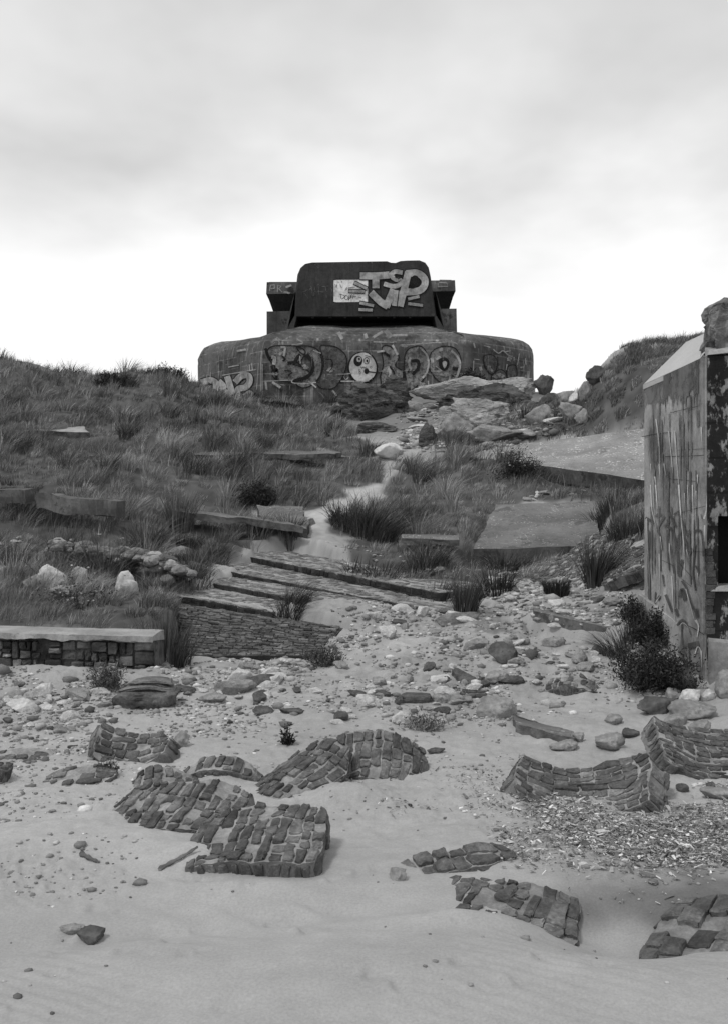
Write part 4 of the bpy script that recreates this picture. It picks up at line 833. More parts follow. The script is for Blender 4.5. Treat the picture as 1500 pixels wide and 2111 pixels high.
brick_chunk('brick_chunk', 'sunken double row of rounded bricks in the sand right of the nearest chunk', .66, .17, .12, .9, at(920, 1785, .028), (10, -8, 18), 21, along='u', course=.085, loss=.04, edge=.1, prot=.019)
brick_chunk('brick_chunk', 'flat eroded brick panel sunk level with the foreground sand', .62, .40, .12, 2.0, at(1045, 1870, .016), (5, 5, -24), 22, loss=.10, amp=.02, edge=.2, mor=.006, mt=.75)
brick_chunk('brick_chunk', 'slanting rows of big dark bricks cut off by the lower right corner', .62, .60, .15, 1.2, at(1500, 1950, .02), (10, -5, -38), 23, course=.085, blen=.23, loss=.06, edge=.15, tmul=.85, amp=.014, prot=.020, mor=.007, mt=.7)
brick_chunk('brick_chunk', 'dark brick stump cut off by the left edge of the beach', .20, .16, .16, .3, at(-4, 1610, .10), (4, 0, 8), 24, tmul=.75, edge=.05)
brick_chunk('brick_chunk', 'thin flat piece of brickwork lying nearly buried at the left edge', .42, .24, .07, .9, at(40, 1568, .03), (10, 0, 3), 25, along='u', loss=.15)
brick_chunk('brick_chunk', 'crumbling clump of upright bricks on the sand below the concrete footing', .50, .24, .16, .5, at(1178, 1428, .09), (16, 5, -12), 26, loss=.2, amp=.03, edge=.3)
brick_chunk('brick_chunk', 'short dark brick stub beside the square rubble block', .20, .12, .09, None, at(968, 1438, .05), (5, 0, 6), 27, tmul=.7, along='u', edge=.05)

# brick retaining wall below the steps and the steps themselves
def quadmap(q):
    q = [np.asarray(p) for p in q]; n = np.cross(q[1]-q[0], q[3]-q[0]); n /= np.linalg.norm(n); n = n if n[1] < 0 else -n
    return q, n
def quad_bricks(name, q, T, up, **k):
    """q: top-left, top-right, bottom-right, bottom-left; bricks on the face whose normal points to 'up'"""
    q = [np.asarray(p, float) for p in q]; U = np.linalg.norm(q[1]-q[0]); V = np.linalg.norm(q[3]-q[0]); n = np.cross(q[1]-q[0], q[3]-q[0]); n /= np.linalg.norm(n)
    if n@np.asarray(up) < 0: n = -n
    def f(u, v, w):
        s = (u/U+.5)[..., None]; t = (.5-v/V)[..., None]
        return (q[0]*(1-s)+q[1]*s)*(1-t)+(q[3]*(1-s)+q[2]*s)*t+n*w[..., None]
    return brick_chunk(name, k.pop('label', None), U, V, T, None, mp=f, **k)
o = quad_bricks('brick_retaining_wall', WALLB, .25, (0, -1, .3), label='low leaning wall of worn brick courses below the steps', along='u', course=.072, blen=.17, mor=.019, loss=.02, edge=.12, amp=.010, seed=31, prot=.022, tmul=.95, mt=.30, full=.8, sides=False, cat='brick wall')
st = empty('brick_steps', tuple(STEPS[1][0]), 'broken flight of wide brick steps sinking into the sand slope', 'steps')
for i, (a, b) in enumerate(STEPS):
    dirn = (b-a)[:2]/np.linalg.norm((b-a)[:2]); n = np.array([-dirn[1], dirn[0]]); n *= np.sign(n[1]); back = np.array([n[0], n[1], .0])*1.2
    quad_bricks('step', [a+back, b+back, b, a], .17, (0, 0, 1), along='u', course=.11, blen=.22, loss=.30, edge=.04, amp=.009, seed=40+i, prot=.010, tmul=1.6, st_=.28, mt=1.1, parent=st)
LAND = [STEPS[3][0]-[.05, .06, .11], STEPS[3][1]-[.05, .06, .10], WALLB[1]+[.02, .06, .0], WALLB[0]+[.02, .06, .0]]
quad_bricks('step', LAND, .14, (0, 0, 1), along='u', course=.08, blen=.22, loss=.12, edge=.15, amp=.016, seed=47, prot=.012, tmul=1.1, mt=.8, parent=st)
# sloping brick strips right of the steps
quad_bricks('brick_apron', [P(1215,1105,16.3), P(1330,1085,15.2), P(1210,1215,12.9), P(1090,1195,14.2)], .16, (0, 0, 1), label='slanting strip of brick paving running down beside the right building', along='v', course=.075, loss=.1, edge=.25, amp=.03, seed=51, tmul=.85, cat='brick paving')
quad_bricks('brick_apron', [P(1255,1145,13.6), P(1335,1118,12.9), P(1335,1165,11.9), P(1240,1205,12.5)], .14, (0, 0, 1), label='short upper patch of brick paving against the wall of the right building', along='u', course=.075, loss=.05, edge=.2, amp=.02, seed=52, tmul=.8, cat='brick paving')

# ------------------------------------------------------------------ rough stone wall with a concrete coping at the left
lw = empty('low_stone_wall', (-2.9, 9.8, .1), 'low rough stone wall with a pale flat coping on the left of the beach', 'wall')
a, b = P(-90, 1299, 9.82), P(318, 1309, 9.72); dr = (b-a)/np.linalg.norm(b-a); zt = lambda s: a[2]+(b[2]-a[2])*s; LEN = np.linalg.norm((b-a)[:2])
def wf(u, z, h): s = u/LEN; p = a[None]*0+0; return np.stack([a[0]+(b[0]-a[0])*s+0*h, a[1]+(b[1]-a[1])*s-h, z+0*h], -1)
mb = MB(); r = np.random.RandomState(8)
U_, Z_ = np.meshgrid(np.linspace(0, LEN, 60), np.linspace(-.15, .40, 14), indexing='ij'); g_ = wf(U_, Z_, 0*U_-.03); g_ = g_+.02*np.stack([fbm(g_, 6, 3), fbm(g_+8, 6, 3), 0*U_], -1)
mb.grid(g_, tone=.55); 
bk2 = g_.copy(); bk2[..., 1] += .5; mb.grid(bk2[::-1]); mb.grid(np.stack([g_[-1], bk2[-1]], 0)); mb.grid(np.stack([bk2[0], g_[0]], 0)); mb.grid(np.stack([g_[:, -1], bk2[:, -1]], 1))
def split(x0, x1, z0, z1):
    w_, h_ = x1-x0, z1-z0
    if w_ < .09 or h_ < .07 or (w_ < .24 and h_ < .16 and r.rand() < .6): return [(x0, x1, z0, z1)]
    if w_ > h_*r.uniform(.8, 1.6): m_ = x0+w_*r.uniform(.35, .65); return split(x0, m_, z0, z1)+split(m_, x1, z0, z1)
    m_ = z0+h_*r.uniform(.35, .65); return split(x0, x1, z0, m_)+split(x0, x1, m_, z1)
k = 0.
while k < LEN-.05:
    w_ = min(r.uniform(.3, .6), LEN-k)
    for (x0, x1, z0, z1) in split(k, k+w_, -.06, .36):
        if r.rand() < .08: continue
        cap(mb, wf, x0+.006, x1-.006, z0+.006, z1-.006, r.uniform(-.02, .035), r, float(np.clip(np.exp(r.normal(-.15, .5)), .3, 3.2)), m=0, deep=.06, lump=.010)
    k += w_
mb.build('stonework', 'mason', lw)
mb = MB(); nu = 90; s = np.linspace(0, 1, nu); rows = []
front = np.stack([a[0]+(b[0]-a[0])*s, a[1]+(b[1]-a[1])*s-.05, np.full(nu, 0)], -1)
for k, (dy, dz) in enumerate(((.02, -.055), (-.0, -.05), (-.005, 0), (.15, .008), (.36, .012), (.54, .0), (.56, -.1))):
    p = front.copy(); p[:, 1] += dy; p[:, 2] = a[2]+(b[2]-a[2])*s+dz-.01; p += np.stack([0*s, (.035 if k < 3 else .01)*fbm(p+4, 4, 3), (.022 if k < 2 else .006)*fbm(p+k, 5, 3)], -1); rows.append(p)
g_ = np.array(rows); mb.grid(g_.transpose(1, 0, 2)); mb.poly(g_[:, -1][::-1]); mb.poly(g_[:, 0]); mb.build('coping', 'coping', lw)

# ------------------------------------------------------------------ concrete slabs and beams stuck in the dune
def slab(name, label, q, T, m='slab', jag=.05, seed=0, cat='concrete slab', mside=None, n=26):
    q = [np.asarray(p, float) for p in q]; s, t = np.meshgrid(np.linspace(0, 1, n), np.linspace(0, 1, n), indexing='ij')
    S, T_ = s[..., None], t[..., None]; g = (q[0]*(1-S)+q[1]*S)*(1-T_)+(q[3]*(1-S)+q[2]*S)*T_
    nn = np.cross(q[1]-q[0], q[3]-q[0]); nn /= np.linalg.norm(nn); nn = nn if nn[2] > 0 else -nn
    ed = np.minimum(np.minimum(s, 1-s), np.minimum(t, 1-t)); j = np.stack([fbm(g+seed, 1.5, 4), fbm(g+seed+5, 1.5, 4), .4*fbm(g+seed+9, 1.2, 3)], -1)
    g = g+j*jag*(np.exp(-ed*14)[..., None]*.9+.12); lo = g-nn*T+.3*jag*fbm(g+seed+2, 2, 3)[..., None]
    mb = MB(); mb.grid(g); mb.grid(lo[::-1])
    for top, bot in ((g[0], lo[0]), (g[-1][::-1], lo[-1][::-1]), (g[:, 0][::-1], lo[:, 0][::-1]), (g[:, -1], lo[:, -1])): mb.grid(np.stack([top, (top*.5+bot*.5)+.2*jag*fbm(top*.5+bot*.5+3, 3, 3)[..., None], bot], 1), m=1)
    c = g.mean((0, 1)); o = mb.build(name, [m, mside or 'slab_dk'], None, loc=c); return tag(o, label, cat)
slab('concrete_slab', 'large sloping concrete slab speckled with pale shells, high on the right behind the building', SLAB_UP, .36, seed=1, jag=.05, n=44, m='slab_up')
slab('concrete_slab', 'smooth tilted concrete slab with a sharp overhanging lower edge, below the speckled one', SLAB_LO, .30, seed=2, jag=.05, n=40)
slab('concrete_slab', 'short flat concrete kerb slab poking from grass left of the smooth tilted slab', [P(830,1100,17.6), P(943,1103,17.2), P(944,1113,16.9), P(828,1109,17.3)], .10, seed=3, jag=.06)
slab('concrete_beam', 'long dark concrete beam lying askew in the grass at left', [BEAM[0]+[0, .35, .02], BEAM[1]+[0, .35, .02], BEAM[1], BEAM[0]], .29, m='slab_dk', seed=4, jag=.10, cat='concrete beam')
slab('concrete_beam', 'broken end of a concrete beam at the left edge of the dune', [P(-60,1008,18.9)+[0, .3, 0], P(52,1005,18.7)+[0, .3, 0], P(52,1008,18.6), P(-60,1014,18.8)], .25, m='slab_dk', seed=5, jag=.12, cat='concrete beam')
slab('concrete_slab', 'thin pale slab edge showing through the grass in the middle of the left slope', [P(395,930,27.0), P(700,930,27.6), P(700,936,26.9), P(400,936,26.4)], .12, m='slab', seed=6, jag=.14)
slab('concrete_slab', 'narrow concrete edge slanting down to the sandy path fork', [P(355,1046,19.6), P(560,1070,18.8), P(630,1084,18.0), P(350,1052,19.0)], .12, m='slab', seed=7, jag=.10)
slab('concrete_slab', 'grey flat slab lying at the foot of the boulders left of the white rock', [P(655,922,29.2), P(770,935,28.6), P(775,946,27.8), P(650,938,28.0)], .16, seed=8, jag=.1)
slab('concrete_footing', 'long low concrete footing holding back sand near the right building', [FOOT[0]+[.05, .22, .01], FOOT[1]+[.05, .22, .01], FOOT[1], FOOT[0]], .36, m='slab', mside='slab_dk', seed=9, jag=.03, cat='footing')
slab('concrete_slab', 'broken slab with a thick curved end resting above the trough shaped brick chunk', [P(1062,1478,7.9), P(1185,1506,7.35), P(1190,1522,7.05), P(1052,1490,7.5)], .12, seed=10, jag=.07, m='slab', mside='mason')
slab('stone_ledge', 'pale ledge of broken stonework under dark grass at the far left', [P(-40,879,29.4), P(178,880,29.4), P(182,890,28.5), P(-40,889,28.5)], .42, m='coping', mside='mason', seed=11, jag=.12, cat='ledge')
slab('concrete_slab', 'pale concrete slab half covered by sand beside the path fork', [P(530,1042,20.4), P(625,1045,20.2), P(636,1090,18.2), P(545,1078,18.9)], .2, m='slab', seed=12, jag=.08)

# ------------------------------------------------------------------ rocks
_ico = {}
def ico(k):
    if k not in _ico:
        bm = bmesh.new(); bmesh.ops.create_icosphere(bm, subdivisions=k, radius=1); _ico[k] = (np.array([v.co[:] for v in bm.verts]), np.array([[v.index for v in f.verts] for f in bm.faces])); bm.free()
    return _ico[k]
def rockv(seed, sub=4, cuts=9, rough=.12, strata=0.):
    r = np.random.RandomState(seed); v, f = ico(sub); v = v.copy()
    v = v*(1+.22*fbm(v+seed*1.7, 1.1, 3)[:, None])
    for _ in range(cuts):
        n = r.normal(size=3); n /= np.linalg.norm(n); d = r.uniform(.5, .82); ex = np.maximum(0, v@n-d); v = v-n*ex[:, None]*.93
    if strata:
        zz = v[:, 2]*5+.8*fbm(v+seed, 1.2, 2); st_ = (np.floor(zz)+sstep(.6, 1, zz-np.floor(zz)))
        k = perlin(np.stack([st_*1.7+.37, np.full_like(zz, seed*.77), zz*0], -1)); v[:, :2] *= (1+.45*strata*k)[:, None]
    return v+v*rough*fbm(v+seed*2.9, 4, 4)[:, None], f
def rock(name, label, px, py, size, tone=1, seed=1, rot=0, cat='rock', sub=4, lift=.25, strata=0, tilt=(0, 0), group=None, base=None, cuts=9, rough=.12, m=None):
    v, f = rockv(seed, sub, cuts, rough, strata); v = v*np.asarray(size)/2
    g = gp(px, py) if base is None else np.asarray(base)
    o = mesh(name, v, f, m or 'rock%d' % tone, smooth=sub >= 4 and not strata); o.location = (g[0], g[1], g[2]+size[2]*lift); o.rotation_euler = (R(tilt[0]), R(tilt[1]), R(rot)); return tag(o, label, cat, group)
def wpx(n, px, py): return n*gp(px, py)[1]/F
RK = [ # label, px, py(base), width px, depth ratio, height px, tone, rot
 ('large white rounded stone on the rubble right of the brick boulder', 490, 1418, 54, .8, 34, 0, 10),
 ('white stone at the foot of the brick retaining wall', 586, 1371, 26, .7, 15, 0, 0),
 ('pale pebble shaped stone by the shrub under the brick wall', 628, 1362, 24, .8, 20, 0, 0),
 ('dark flat stone on sand, left of the long thin dark one', 539, 1478, 44, .6, 22, 2, 5),
 ('long thin dark stone lying on sand in the middle', 604, 1474, 62, .3, 15, 2, 4),
 ('dark pyramid shaped stone alone on the sand', 702, 1488, 32, .8, 24, 2, 30),
 ('pale angular stone right of centre with a shaded underside', 752, 1455, 40, .7, 26, 0, 20),
 ('long flat pale stone above the pale angular one', 782, 1437, 46, .5, 14, 0, 0),
 ('white block shaped stone behind the barrel shaped brick chunk', 826, 1496, 36, .8, 26, 0, 15),
 ('grey rounded stone beside a pale pair near the square rubble block', 905, 1452, 30, .8, 22, 1, 0),
 ('small dark tilted brick like stone in the middle of the rubble', 822, 1456, 22, .7, 18, 2, 40),
 ('pale stone heap top on the left rubble near the edge', 92, 1440, 40, .8, 34, 0, 0),
 ('broad pale stone with a shaded right side at left', 52, 1472, 66, .7, 30, 0, 10),
 ('flat whitish stone right of the broad pale one', 96, 1466, 34, .6, 15, 0, 0),
 ('small dark round stone at the far left of the sand', 16, 1492, 20, .9, 14, 2, 0),
 ('dark shard on the foreground sand at lower left', 186, 1946, 76, .5, 30, 2, -8),
 ('pale low stone just behind the dark shard at lower left', 146, 1922, 54, .5, 16, 1, 6),
 ('smooth egg shaped stone at the end of the sunken brick row', 820, 1822, 40, .7, 34, 1, 10),
 ('white shell like stone on the litter at right', 1236, 1724, 30, .7, 14, 0, 15),
 ('dark round pebble in the litter below the white one', 1206, 1748, 22, .9, 16, 2, 0),
 ('dark square block standing against the corner of the right building', 1400, 1432, 66, .8, 62, 2, 8),
 ('smooth pale cobble in the pile by the right building', 1418, 1452, 52, .8, 34, 0, 0),
 ('small white cobble between two large stones by the building corner', 1455, 1450, 34, .7, 26, 0, 0),
 ('big rough pitted boulder at the right edge under the building', 1500, 1446, 66, .9, 62, 1, 0),
 ('wide grey layered stone below the pale cobbles', 1432, 1486, 104, .6, 40, 1, -5),
 ('dark wedge of stone left of the wide layered one', 1348, 1478, 84, .6, 46, 2, 20),
 ('speckled grey lump left of the pale cobbles', 1385, 1452, 44, .8, 36, 1, 0),
 ('grey block just above the wide dished brick chunk', 1392, 1500, 44, .8, 28, 1, 0),
 ('rounded grey stone at the top rim of the wide dished chunk', 1445, 1510, 44, .7, 22, 1, 0),
 ('flat grey stone right of the broken slab', 1262, 1496, 40, .6, 20, 1, 0),
 ('sharp dark stone between broken slab and wide dished chunk', 1295, 1524, 44, .6, 22, 2, 25),
 ('small squared stone on top rim of the trough shaped chunk', 1190, 1534, 30, .9, 24, 1, 10),
 ('blunt mossy stone at the upper rim of the trough shaped chunk', 1250, 1548, 66, .7, 36, 1, 0),
 ('weedy lump of stone at the left upper rim of the trough', 1165, 1552, 56, .7, 30, 1, 0),
 ('square rubble block with a pale straight left edge', 1020, 1486, 76, .7, 50, 1, 4),
 ('dark slanting broken rock at the foot of the sand slope', 1035, 1372, 66, .6, 52, 2, -30),
 ('low grey rock right of the slanting broken rock', 1062, 1372, 36, .7, 18, 1, 0),
 ('pale lumpy stone below the slanting broken rock', 1020, 1412, 54, .7, 26, 1, 0),
 ('pale grey stone above the crumbling brick clump', 1140, 1338, 44, .7, 26, 1, 0),
 ('flat pale stone on sand below the footing', 1160, 1380, 28, .6, 11, 0, 0),
 ('light triangular stone below the footing near the bush', 1222, 1352, 24, .7, 11, 0, 0),
 ('whitish disc like stone on the sand slope below the footing', 1226, 1368, 22, .8, 14, 0, 0),
 ('flat dark stone lying beyond the barrel shaped chunk', 900, 1556, 36, .6, 12, 2, 0),
 ('low rounded grey stone under the brick wall end', 700, 1380, 30, .8, 16, 1, 0),
 ('grey stone with mossy side right of the pale flat stone', 780, 1418, 34, .7, 26, 1, 0),
 ('dull cobble on the rubble just left of the white rounded stone', 440, 1450, 52, .7, 20, 1, 0),
 ('pale shard lying near the dished brick chunk top', 372, 1542, 40, .7, 30, 1, 20),
 ('smooth grey slab stone at the right edge below the wide dished chunk', 1480, 1652, 66, .7, 26, 1, 0),
 ('dark cube like stone under the rim of the wide dished chunk', 1463, 1632, 24, .8, 18, 2, 10),
 ('small dark stone under the joint of the two dished chunks', 1405, 1634, 30, .7, 18, 2, 0)]
for i, (lb, px, py, wp, dr_, hp, tn_, ro) in enumerate(RK):
    s_ = gp(px, py)[1]/F; rock('stone', lb, px, py-hp*.2, (wp*s_*1.1, wp*s_*1.1*dr_, hp*s_*1.25), tn_, 100+i, ro, 'stone', 3 if wp < 40 else 4, .22)
rock('stone', 'long smooth stone lying inside the wide dished brick chunk', 1366, 1560, (.22, .09, .09), 1, 77, -38, 'stone', 4, .75, cuts=3, rough=.04)
bo = empty('brick_boulder', at(300, 1452), 'rounded brick boulder with layered top on the rubble under the low stone wall', 'boulder'); bl_ = np.array(bo.location)
v, f = rockv(611, 5, 6, .07); v = np.sign(v)*np.abs(v)**.62*np.array([.30, .19, .10]); v *= (1-.16*np.exp(-((v[:, 0]+.03)/.014)**2)*(v[:, 1] < 0))[:, None]; mesh('block', v+bl_+[0, 0, .05], f, 'brick', bo, tone=np.full(len(v), .95), smooth=True)
for k in range(4):
    v, f = rockv(620+k, 5, 5, .06); v = np.sign(v)*np.abs(v)**.6; v = v*np.array([.275-.025*k, .17, .015]); v[:, 2] -= .7*v[:, 0]**2+.05*v[:, 1]
    mesh('brick_layer', v+bl_+[.012+.008*k, .03+.022*k, .142+.017*k], f, 'brick', bo, tone=np.full(len(v), 1.1+.2*(k % 2)), smooth=True)

# upper rubble: layered ledges and blocks below the bunker
UP = [
 ('broad dark layered ledge jutting left under the bunker', 770, 868, 150, .7, 62, 'strata', .5, 5),
 ('dark weathered outcrop on top of the broad left ledge', 815, 846, 90, .6, 52, 'strata', .5, 0),
 ('thin shaded ledge beneath the broad left ledge', 770, 892, 110, .6, 18, 'strata', .4, 0),
 ('long pale capped ledge overhanging a dark hollow at the bunker foot', 960, 830, 190, .5, 46, 'strata_p', .3, -3),
 ('dark undercut rock face beneath the pale capped ledge', 1010, 852, 200, .4, 48, 'strata', .5, 0),
 ('flat pale slab of rock at the right end of the capped ledge', 1050, 818, 130, .5, 26, 'strata_p', .3, 4),
 ('large pale fallen rock slab sloping down in the middle of the rubble', 985, 884, 150, .7, 44, 'strata_p', .12, -8),
 ('pale block leaning on the left of the large fallen slab', 928, 868, 60, .7, 24, 'strata_p', .2, 6),
 ('small bright fractured rock left of the fallen slab', 905, 886, 34, .7, 20, 'strata_p', .2, 0),
 ('grey boulder with a flat face below the fallen slab', 940, 912, 84, .7, 44, 'rock1', 0, 0),
 ('spiky pile of dark stone left of the flat faced boulder', 880, 925, 56, .7, 40, 'strata', .4, 0),
 ('thin tilted stones on the dark pile', 872, 902, 44, .5, 14, 'strata_p', .2, 12),
 ('rounded dark stone under the fallen slab', 992, 914, 26, .7, 18, 'rock2', 0, -20),
 ('brown grey boulder at the right corner of the bunker', 1122, 818, 44, .8, 36, 'rock2', 0, 0),
 ('low dark boulder behind the rubble on the right skyline', 1155, 812, 66, .7, 30, 'rock2', 0, 0),
 ('long dark block tilted beside the capped ledge', 1135, 846, 80, .5, 34, 'rock2', 0, -4),
 ('pale topped stone in the gap of the skyline', 1182, 832, 22, .8, 20, 'rock0', 0, 0),
 ('grey squared stone left of the gap', 1165, 838, 30, .7, 24, 'rock1', 0, 0),
 ('square grey boulder at the foot of the right grassy hump', 1205, 828, 34, .7, 34, 'rock1', 0, 0),
 ('dark stone jutting from the edge of the right grassy hump', 1228, 792, 46, .7, 26, 'rock2', 0, 0),
 ('pale block below the long tilted dark block', 1110, 872, 60, .6, 26, 'rock1', 0, 0),
 ('grey slab half sunk in grass on the right slope', 1175, 866, 50, .6, 28, 'rock1', 0, 0),
 ('small grey angular stone in grass under the hump', 1200, 876, 34, .7, 24, 'rock1', 0, 0),
 ('flat grey rock between left ledge and fallen slab', 855, 852, 40, .6, 22, 'rock1', 0, 0),
 ('low sloping rock at lower right of the fallen slab', 1010, 908, 110, .5, 24, 'rock1', 0, 8),
 ('dark crumbling stone at the left end of the rubble', 690, 862, 60, .6, 22, 'strata', .4, 0)]
for i, (lb, px, py, wp, dr_, hp, mm, st_, ro) in enumerate(UP):
    g = gp(px, py); s_ = g[1]/F; rock('rock', lb, px, py-hp*.12, (wp*s_*1.12, max(wp*s_*dr_*.8, .5), hp*s_*2.0), 1, 200+i, ro, 'rock', 5 if wp > 80 else 4, .20, st_, (6, -4 if i % 2 else 3), cuts=18, rough=.13, m=mm)
rock('rock', 'bright white boulder beside the top of the sandy path', 803, 948, (.80, .55, .50), 0, 303, 10, 'rock', 4, .42, cuts=8, m='rock_w')
for i, (px, py, wp, hp, tn_, lb) in enumerate([(68,1216,54,32,1,'grey rock half hidden in grass at far left behind the low wall'),(110,1214,70,50,0,'pale jagged rock sloping in grass behind the low wall'),(165,1200,40,34,0,'whitish knobbly rock in the grass clump behind the low wall'),(262,1228,56,50,0,'pale leaning slab of rock in the grass near the brick steps'),(130,1228,66,22,1,'flat grey rock below the jagged one in the grass'),(8,1196,40,30,0,'pale rock at the left edge among grass behind the wall'),(332,1231,26,8,0,'small flat white stone beside the lowest brick step'),(1190,1140,26,20,0,'pale stone under the corner of the smooth tilted slab'),(1215,1130,20,14,0,'second pale stone beside the corner of the smooth tilted slab'),(1140,1282,20,16,1,'grey stone on the sand pad above the footing'),(1262,1246,44,16,1,'low grey stone near the bush on the sand pad'),(770,1275,36,16,0,'flat pale stone on the sand slope right of the brick wall'),(905,1185,26,14,1,'grey stone on the sand below the spiky tuft'),(770,1180,26,14,0,'pale flat stone by the top step'),(640,1082,24,16,1,'brown stone at the fork of the sandy path')]):
    g = gp(px, py); s_ = g[1]/F; rock('rock', lb, px, py, (wp*s_*1.05, wp*s_*.6, hp*s_*1.3), tn_, 330+i, i*17, 'rock', 4, .25, 0, (0, -32 if i == 3 else 4), cuts=8)
# ruined rubble wall in the left grass
rw = empty('ruined_wall', tuple(gp(270, 1165)), 'crumbled stone wall stump overgrown with grass behind the low wall', 'ruin')
mb = MB(); r = np.random.RandomState(9)
for i in range(120):
    t = r.rand(); px = 110+290*t; py = 1135+50*t-r.uniform(0, 34); d = 15.2-1.2*t+r.uniform(-.3, .3); p = P(px, py, d); p[2] = min(p[2], h1(p[0], p[1])+.34); sz = r.uniform(.1, .28)
    v, f = rockv(400+i % 12, 2, 10, .08); mb.add(v*np.array([sz, sz*.8, sz*.6])/1.6+p, t=f, tone=float(np.clip(np.exp(r.normal(.45, .4)), .5, 3)))
mb.build('stonework', 'mason', rw)

# ------------------------------------------------------------------ scattered stones: copies of a few source stones
src = {}
for tn_ in range(3):
    for k in range(7):
        v, f = rockv(500+k, 3, 10, .10); me_o = mesh('stone', v*np.array([.5, .36, .24]), f, 'rock%d' % tn_); src[tn_, k] = me_o.data; bpy.data.objects.remove(me_o)
ZN = [([(0,1395),(230,1395),(230,1500),(0,1530)], 34, 'on the rubble in front of the low stone wall', (.5, .35, .15)),
      ([(370,1365),(600,1375),(620,1440),(380,1440)], 46, 'in the rubble heap below the brick retaining wall', (.5, .35, .15)),
      ([(620,1390),(960,1400),(960,1500),(620,1490)], 34, 'on the open sand in the middle of the beach', (.4, .35, .25)),
      ([(960,1310),(1320,1330),(1320,1420),(960,1440)], 34, 'on the sand below the concrete footing', (.35, .4, .25)),
      ([(780,1250),(1080,1300),(950,1390),(720,1370)], 20, 'on the sand slope beside the brick wall', (.3, .45, .25)),
      ([(830,835),(1200,830),(1090,905),(850,920)], 74, 'in the rubble slope below the bunker', (.35, .4, .25)),
      ([(970,1180),(1330,1140),(1320,1300),(1000,1300)], 46, 'on the sandy gully beside the concrete footing', (.35, .4, .25))]
ZN.append(([(0,1110),(330,1100),(400,1170),(330,1210),(0,1200)], 44, 'among the grass around the crumbled wall stump', (.5, .4, .1)))
ZN.append(([(1080,1010),(1232,1010),(1228,1034),(1085,1032)], 9, 'along the top edge of the smooth tilted slab', (.5, .4, .1)))
r = np.random.RandomState(12); TN = ('pale', 'grey', 'dark')
for poly, cnt, where, pr in ZN:
    pa = np.array(poly); c = 0
    while c < cnt:
        px, py = r.uniform(pa[:, 0].min(), pa[:, 0].max()), r.uniform(pa[:, 1].min(), pa[:, 1].max())
        if not inpoly(np.array([px]), np.array([py]), poly)[0]: continue
        c += 1; g = gp(px, py); tn_ = int(r.choice(3, p=pr)); s = np.exp(r.normal(math.log(.15), .5))*(2.7 if g[1] > 25 else 1)*(1.0 if g[1] > 9 else .8)
        o = bpy.data.objects.new('stone', src[tn_, r.randint(7)]); C.objects.link(o); o.location = (g[0], g[1], g[2]+s*.045); o.rotation_euler = (r.uniform(-.25, .25), r.uniform(-.25, .25), r.uniform(0, 6.28)); o.scale = (s, s*r.uniform(.7, 1.1), s*r.uniform(.6, 1.2)*(.55 if g[1] > 25 else 1))
        tag(o, 'small %s stone %s' % (TN[tn_], where), 'stone', 'small %s stones %s' % (TN[tn_], where))

# ------------------------------------------------------------------ gravel, litter (uncountable)
def scatter(n, y0, y1, polys, fn):
    u = rng.uniform(-1.2, 1.35, n); y = np.exp(rng.uniform(math.log(y0), math.log(y1), n)); x = u*(.38*y+.35); z = H(x, y); px, py = project(x, y, z); m = np.zeros(n, bool)
    for pl, pr in polys: m |= inpoly(px+rng.normal(0, 14, n), py+rng.normal(0, 7, n), pl) & (rng.rand(n) < pr*np.clip(1+2.4*n2(x, y, 1.3, 3, 51), .05, 3))
    return x[m], y[m], z[m]
x, y, z = scatter(190000, 3.3, 40, [([(-20,1385),(640,1360),(700,1300),(1000,1290),(1330,1330),(1420,1420),(1330,1470),(1000,1500),(650,1480),(300,1540),(-20,1560)], .34), ([(-20,1385),(640,1360),(640,1440),(-20,1470)], .5), ([(650,1290),(1080,1280),(1080,1380),(640,1370)], .2), ([(350,1200),(900,1230),(900,1290),(700,1290)], .25), ([(640,1560),(1060,1560),(1080,1700),(700,1720)], .05), ([(1120,1760),(1720,1760),(1720,1920),(1180,1890)], .40), ([(-20,1540),(640,1500),(1060,1500),(1060,1600),(640,1600),(-20,1700)], .10), ([(-20,1700),(300,1720),(300,1850),(-20,1850)], .06), ([(-20,1780),(1500,1800),(1500,2111),(-20,2111)], .003), ([(900,1180),(1330,1120),(1330,1300),(940,1300)], .55), ([(640,1100),(900,1180),(900,1300),(720,1280)], .25), ([(830,840),(1200,830),(1090,925),(820,930)], .9)], None)
v1, f1 = ico(1); n = len(x); print('gravel', n); nzv = [v1*(1+.5*fbm(v1+k*3.3, 1.3, 2)[:, None])*np.array([1, .75, .5]) for k in range(10)]
kk = rng.randint(0, 10, n); sz = np.exp(rng.normal(math.log(.013), .55, n))*np.clip(y/9, .6, 3.2); an = rng.uniform(0, 6.28, n); B = np.stack(nzv)[kk]*sz[:, None, None]
ca, sa = np.cos(an)[:, None], np.sin(an)[:, None]; BX = B[..., 0]*ca-B[..., 1]*sa; BY = B[..., 0]*sa+B[..., 1]*ca
V = np.stack([BX+x[:, None], BY+y[:, None], B[..., 2]+(z+sz*.15)[:, None]], -1).reshape(-1, 3); Fc = (f1[None]+(np.arange(n)*len(v1))[:, None, None]).reshape(-1, 3)
mb = MB(); mb.add(V, t=Fc, tone=np.repeat(np.clip(np.exp(rng.normal(math.log(.26), .5, n)), .05, .65), len(v1))); tag(mb.build('gravel', 'peb', smooth=True), 'loose gravel and stone chips on the upper beach', 'gravel', kind='stuff')
x, y, z = scatter(170000, 4.2, 7.5, [([(1070,1660),(1380,1640),(1500,1620),(1760,1640),(1720,1800),(1520,1790),(1300,1780),(1150,1740)], .75), ([(1000,1700),(1200,1720),(1520,1780),(1720,1790),(1720,1900),(1250,1880),(1050,1780)], .26), ([(1060,1610),(1250,1670),(1180,1700),(1080,1660)], .7), ([(800,1580),(1000,1600),(1080,1680),(800,1690)], .12)], None)
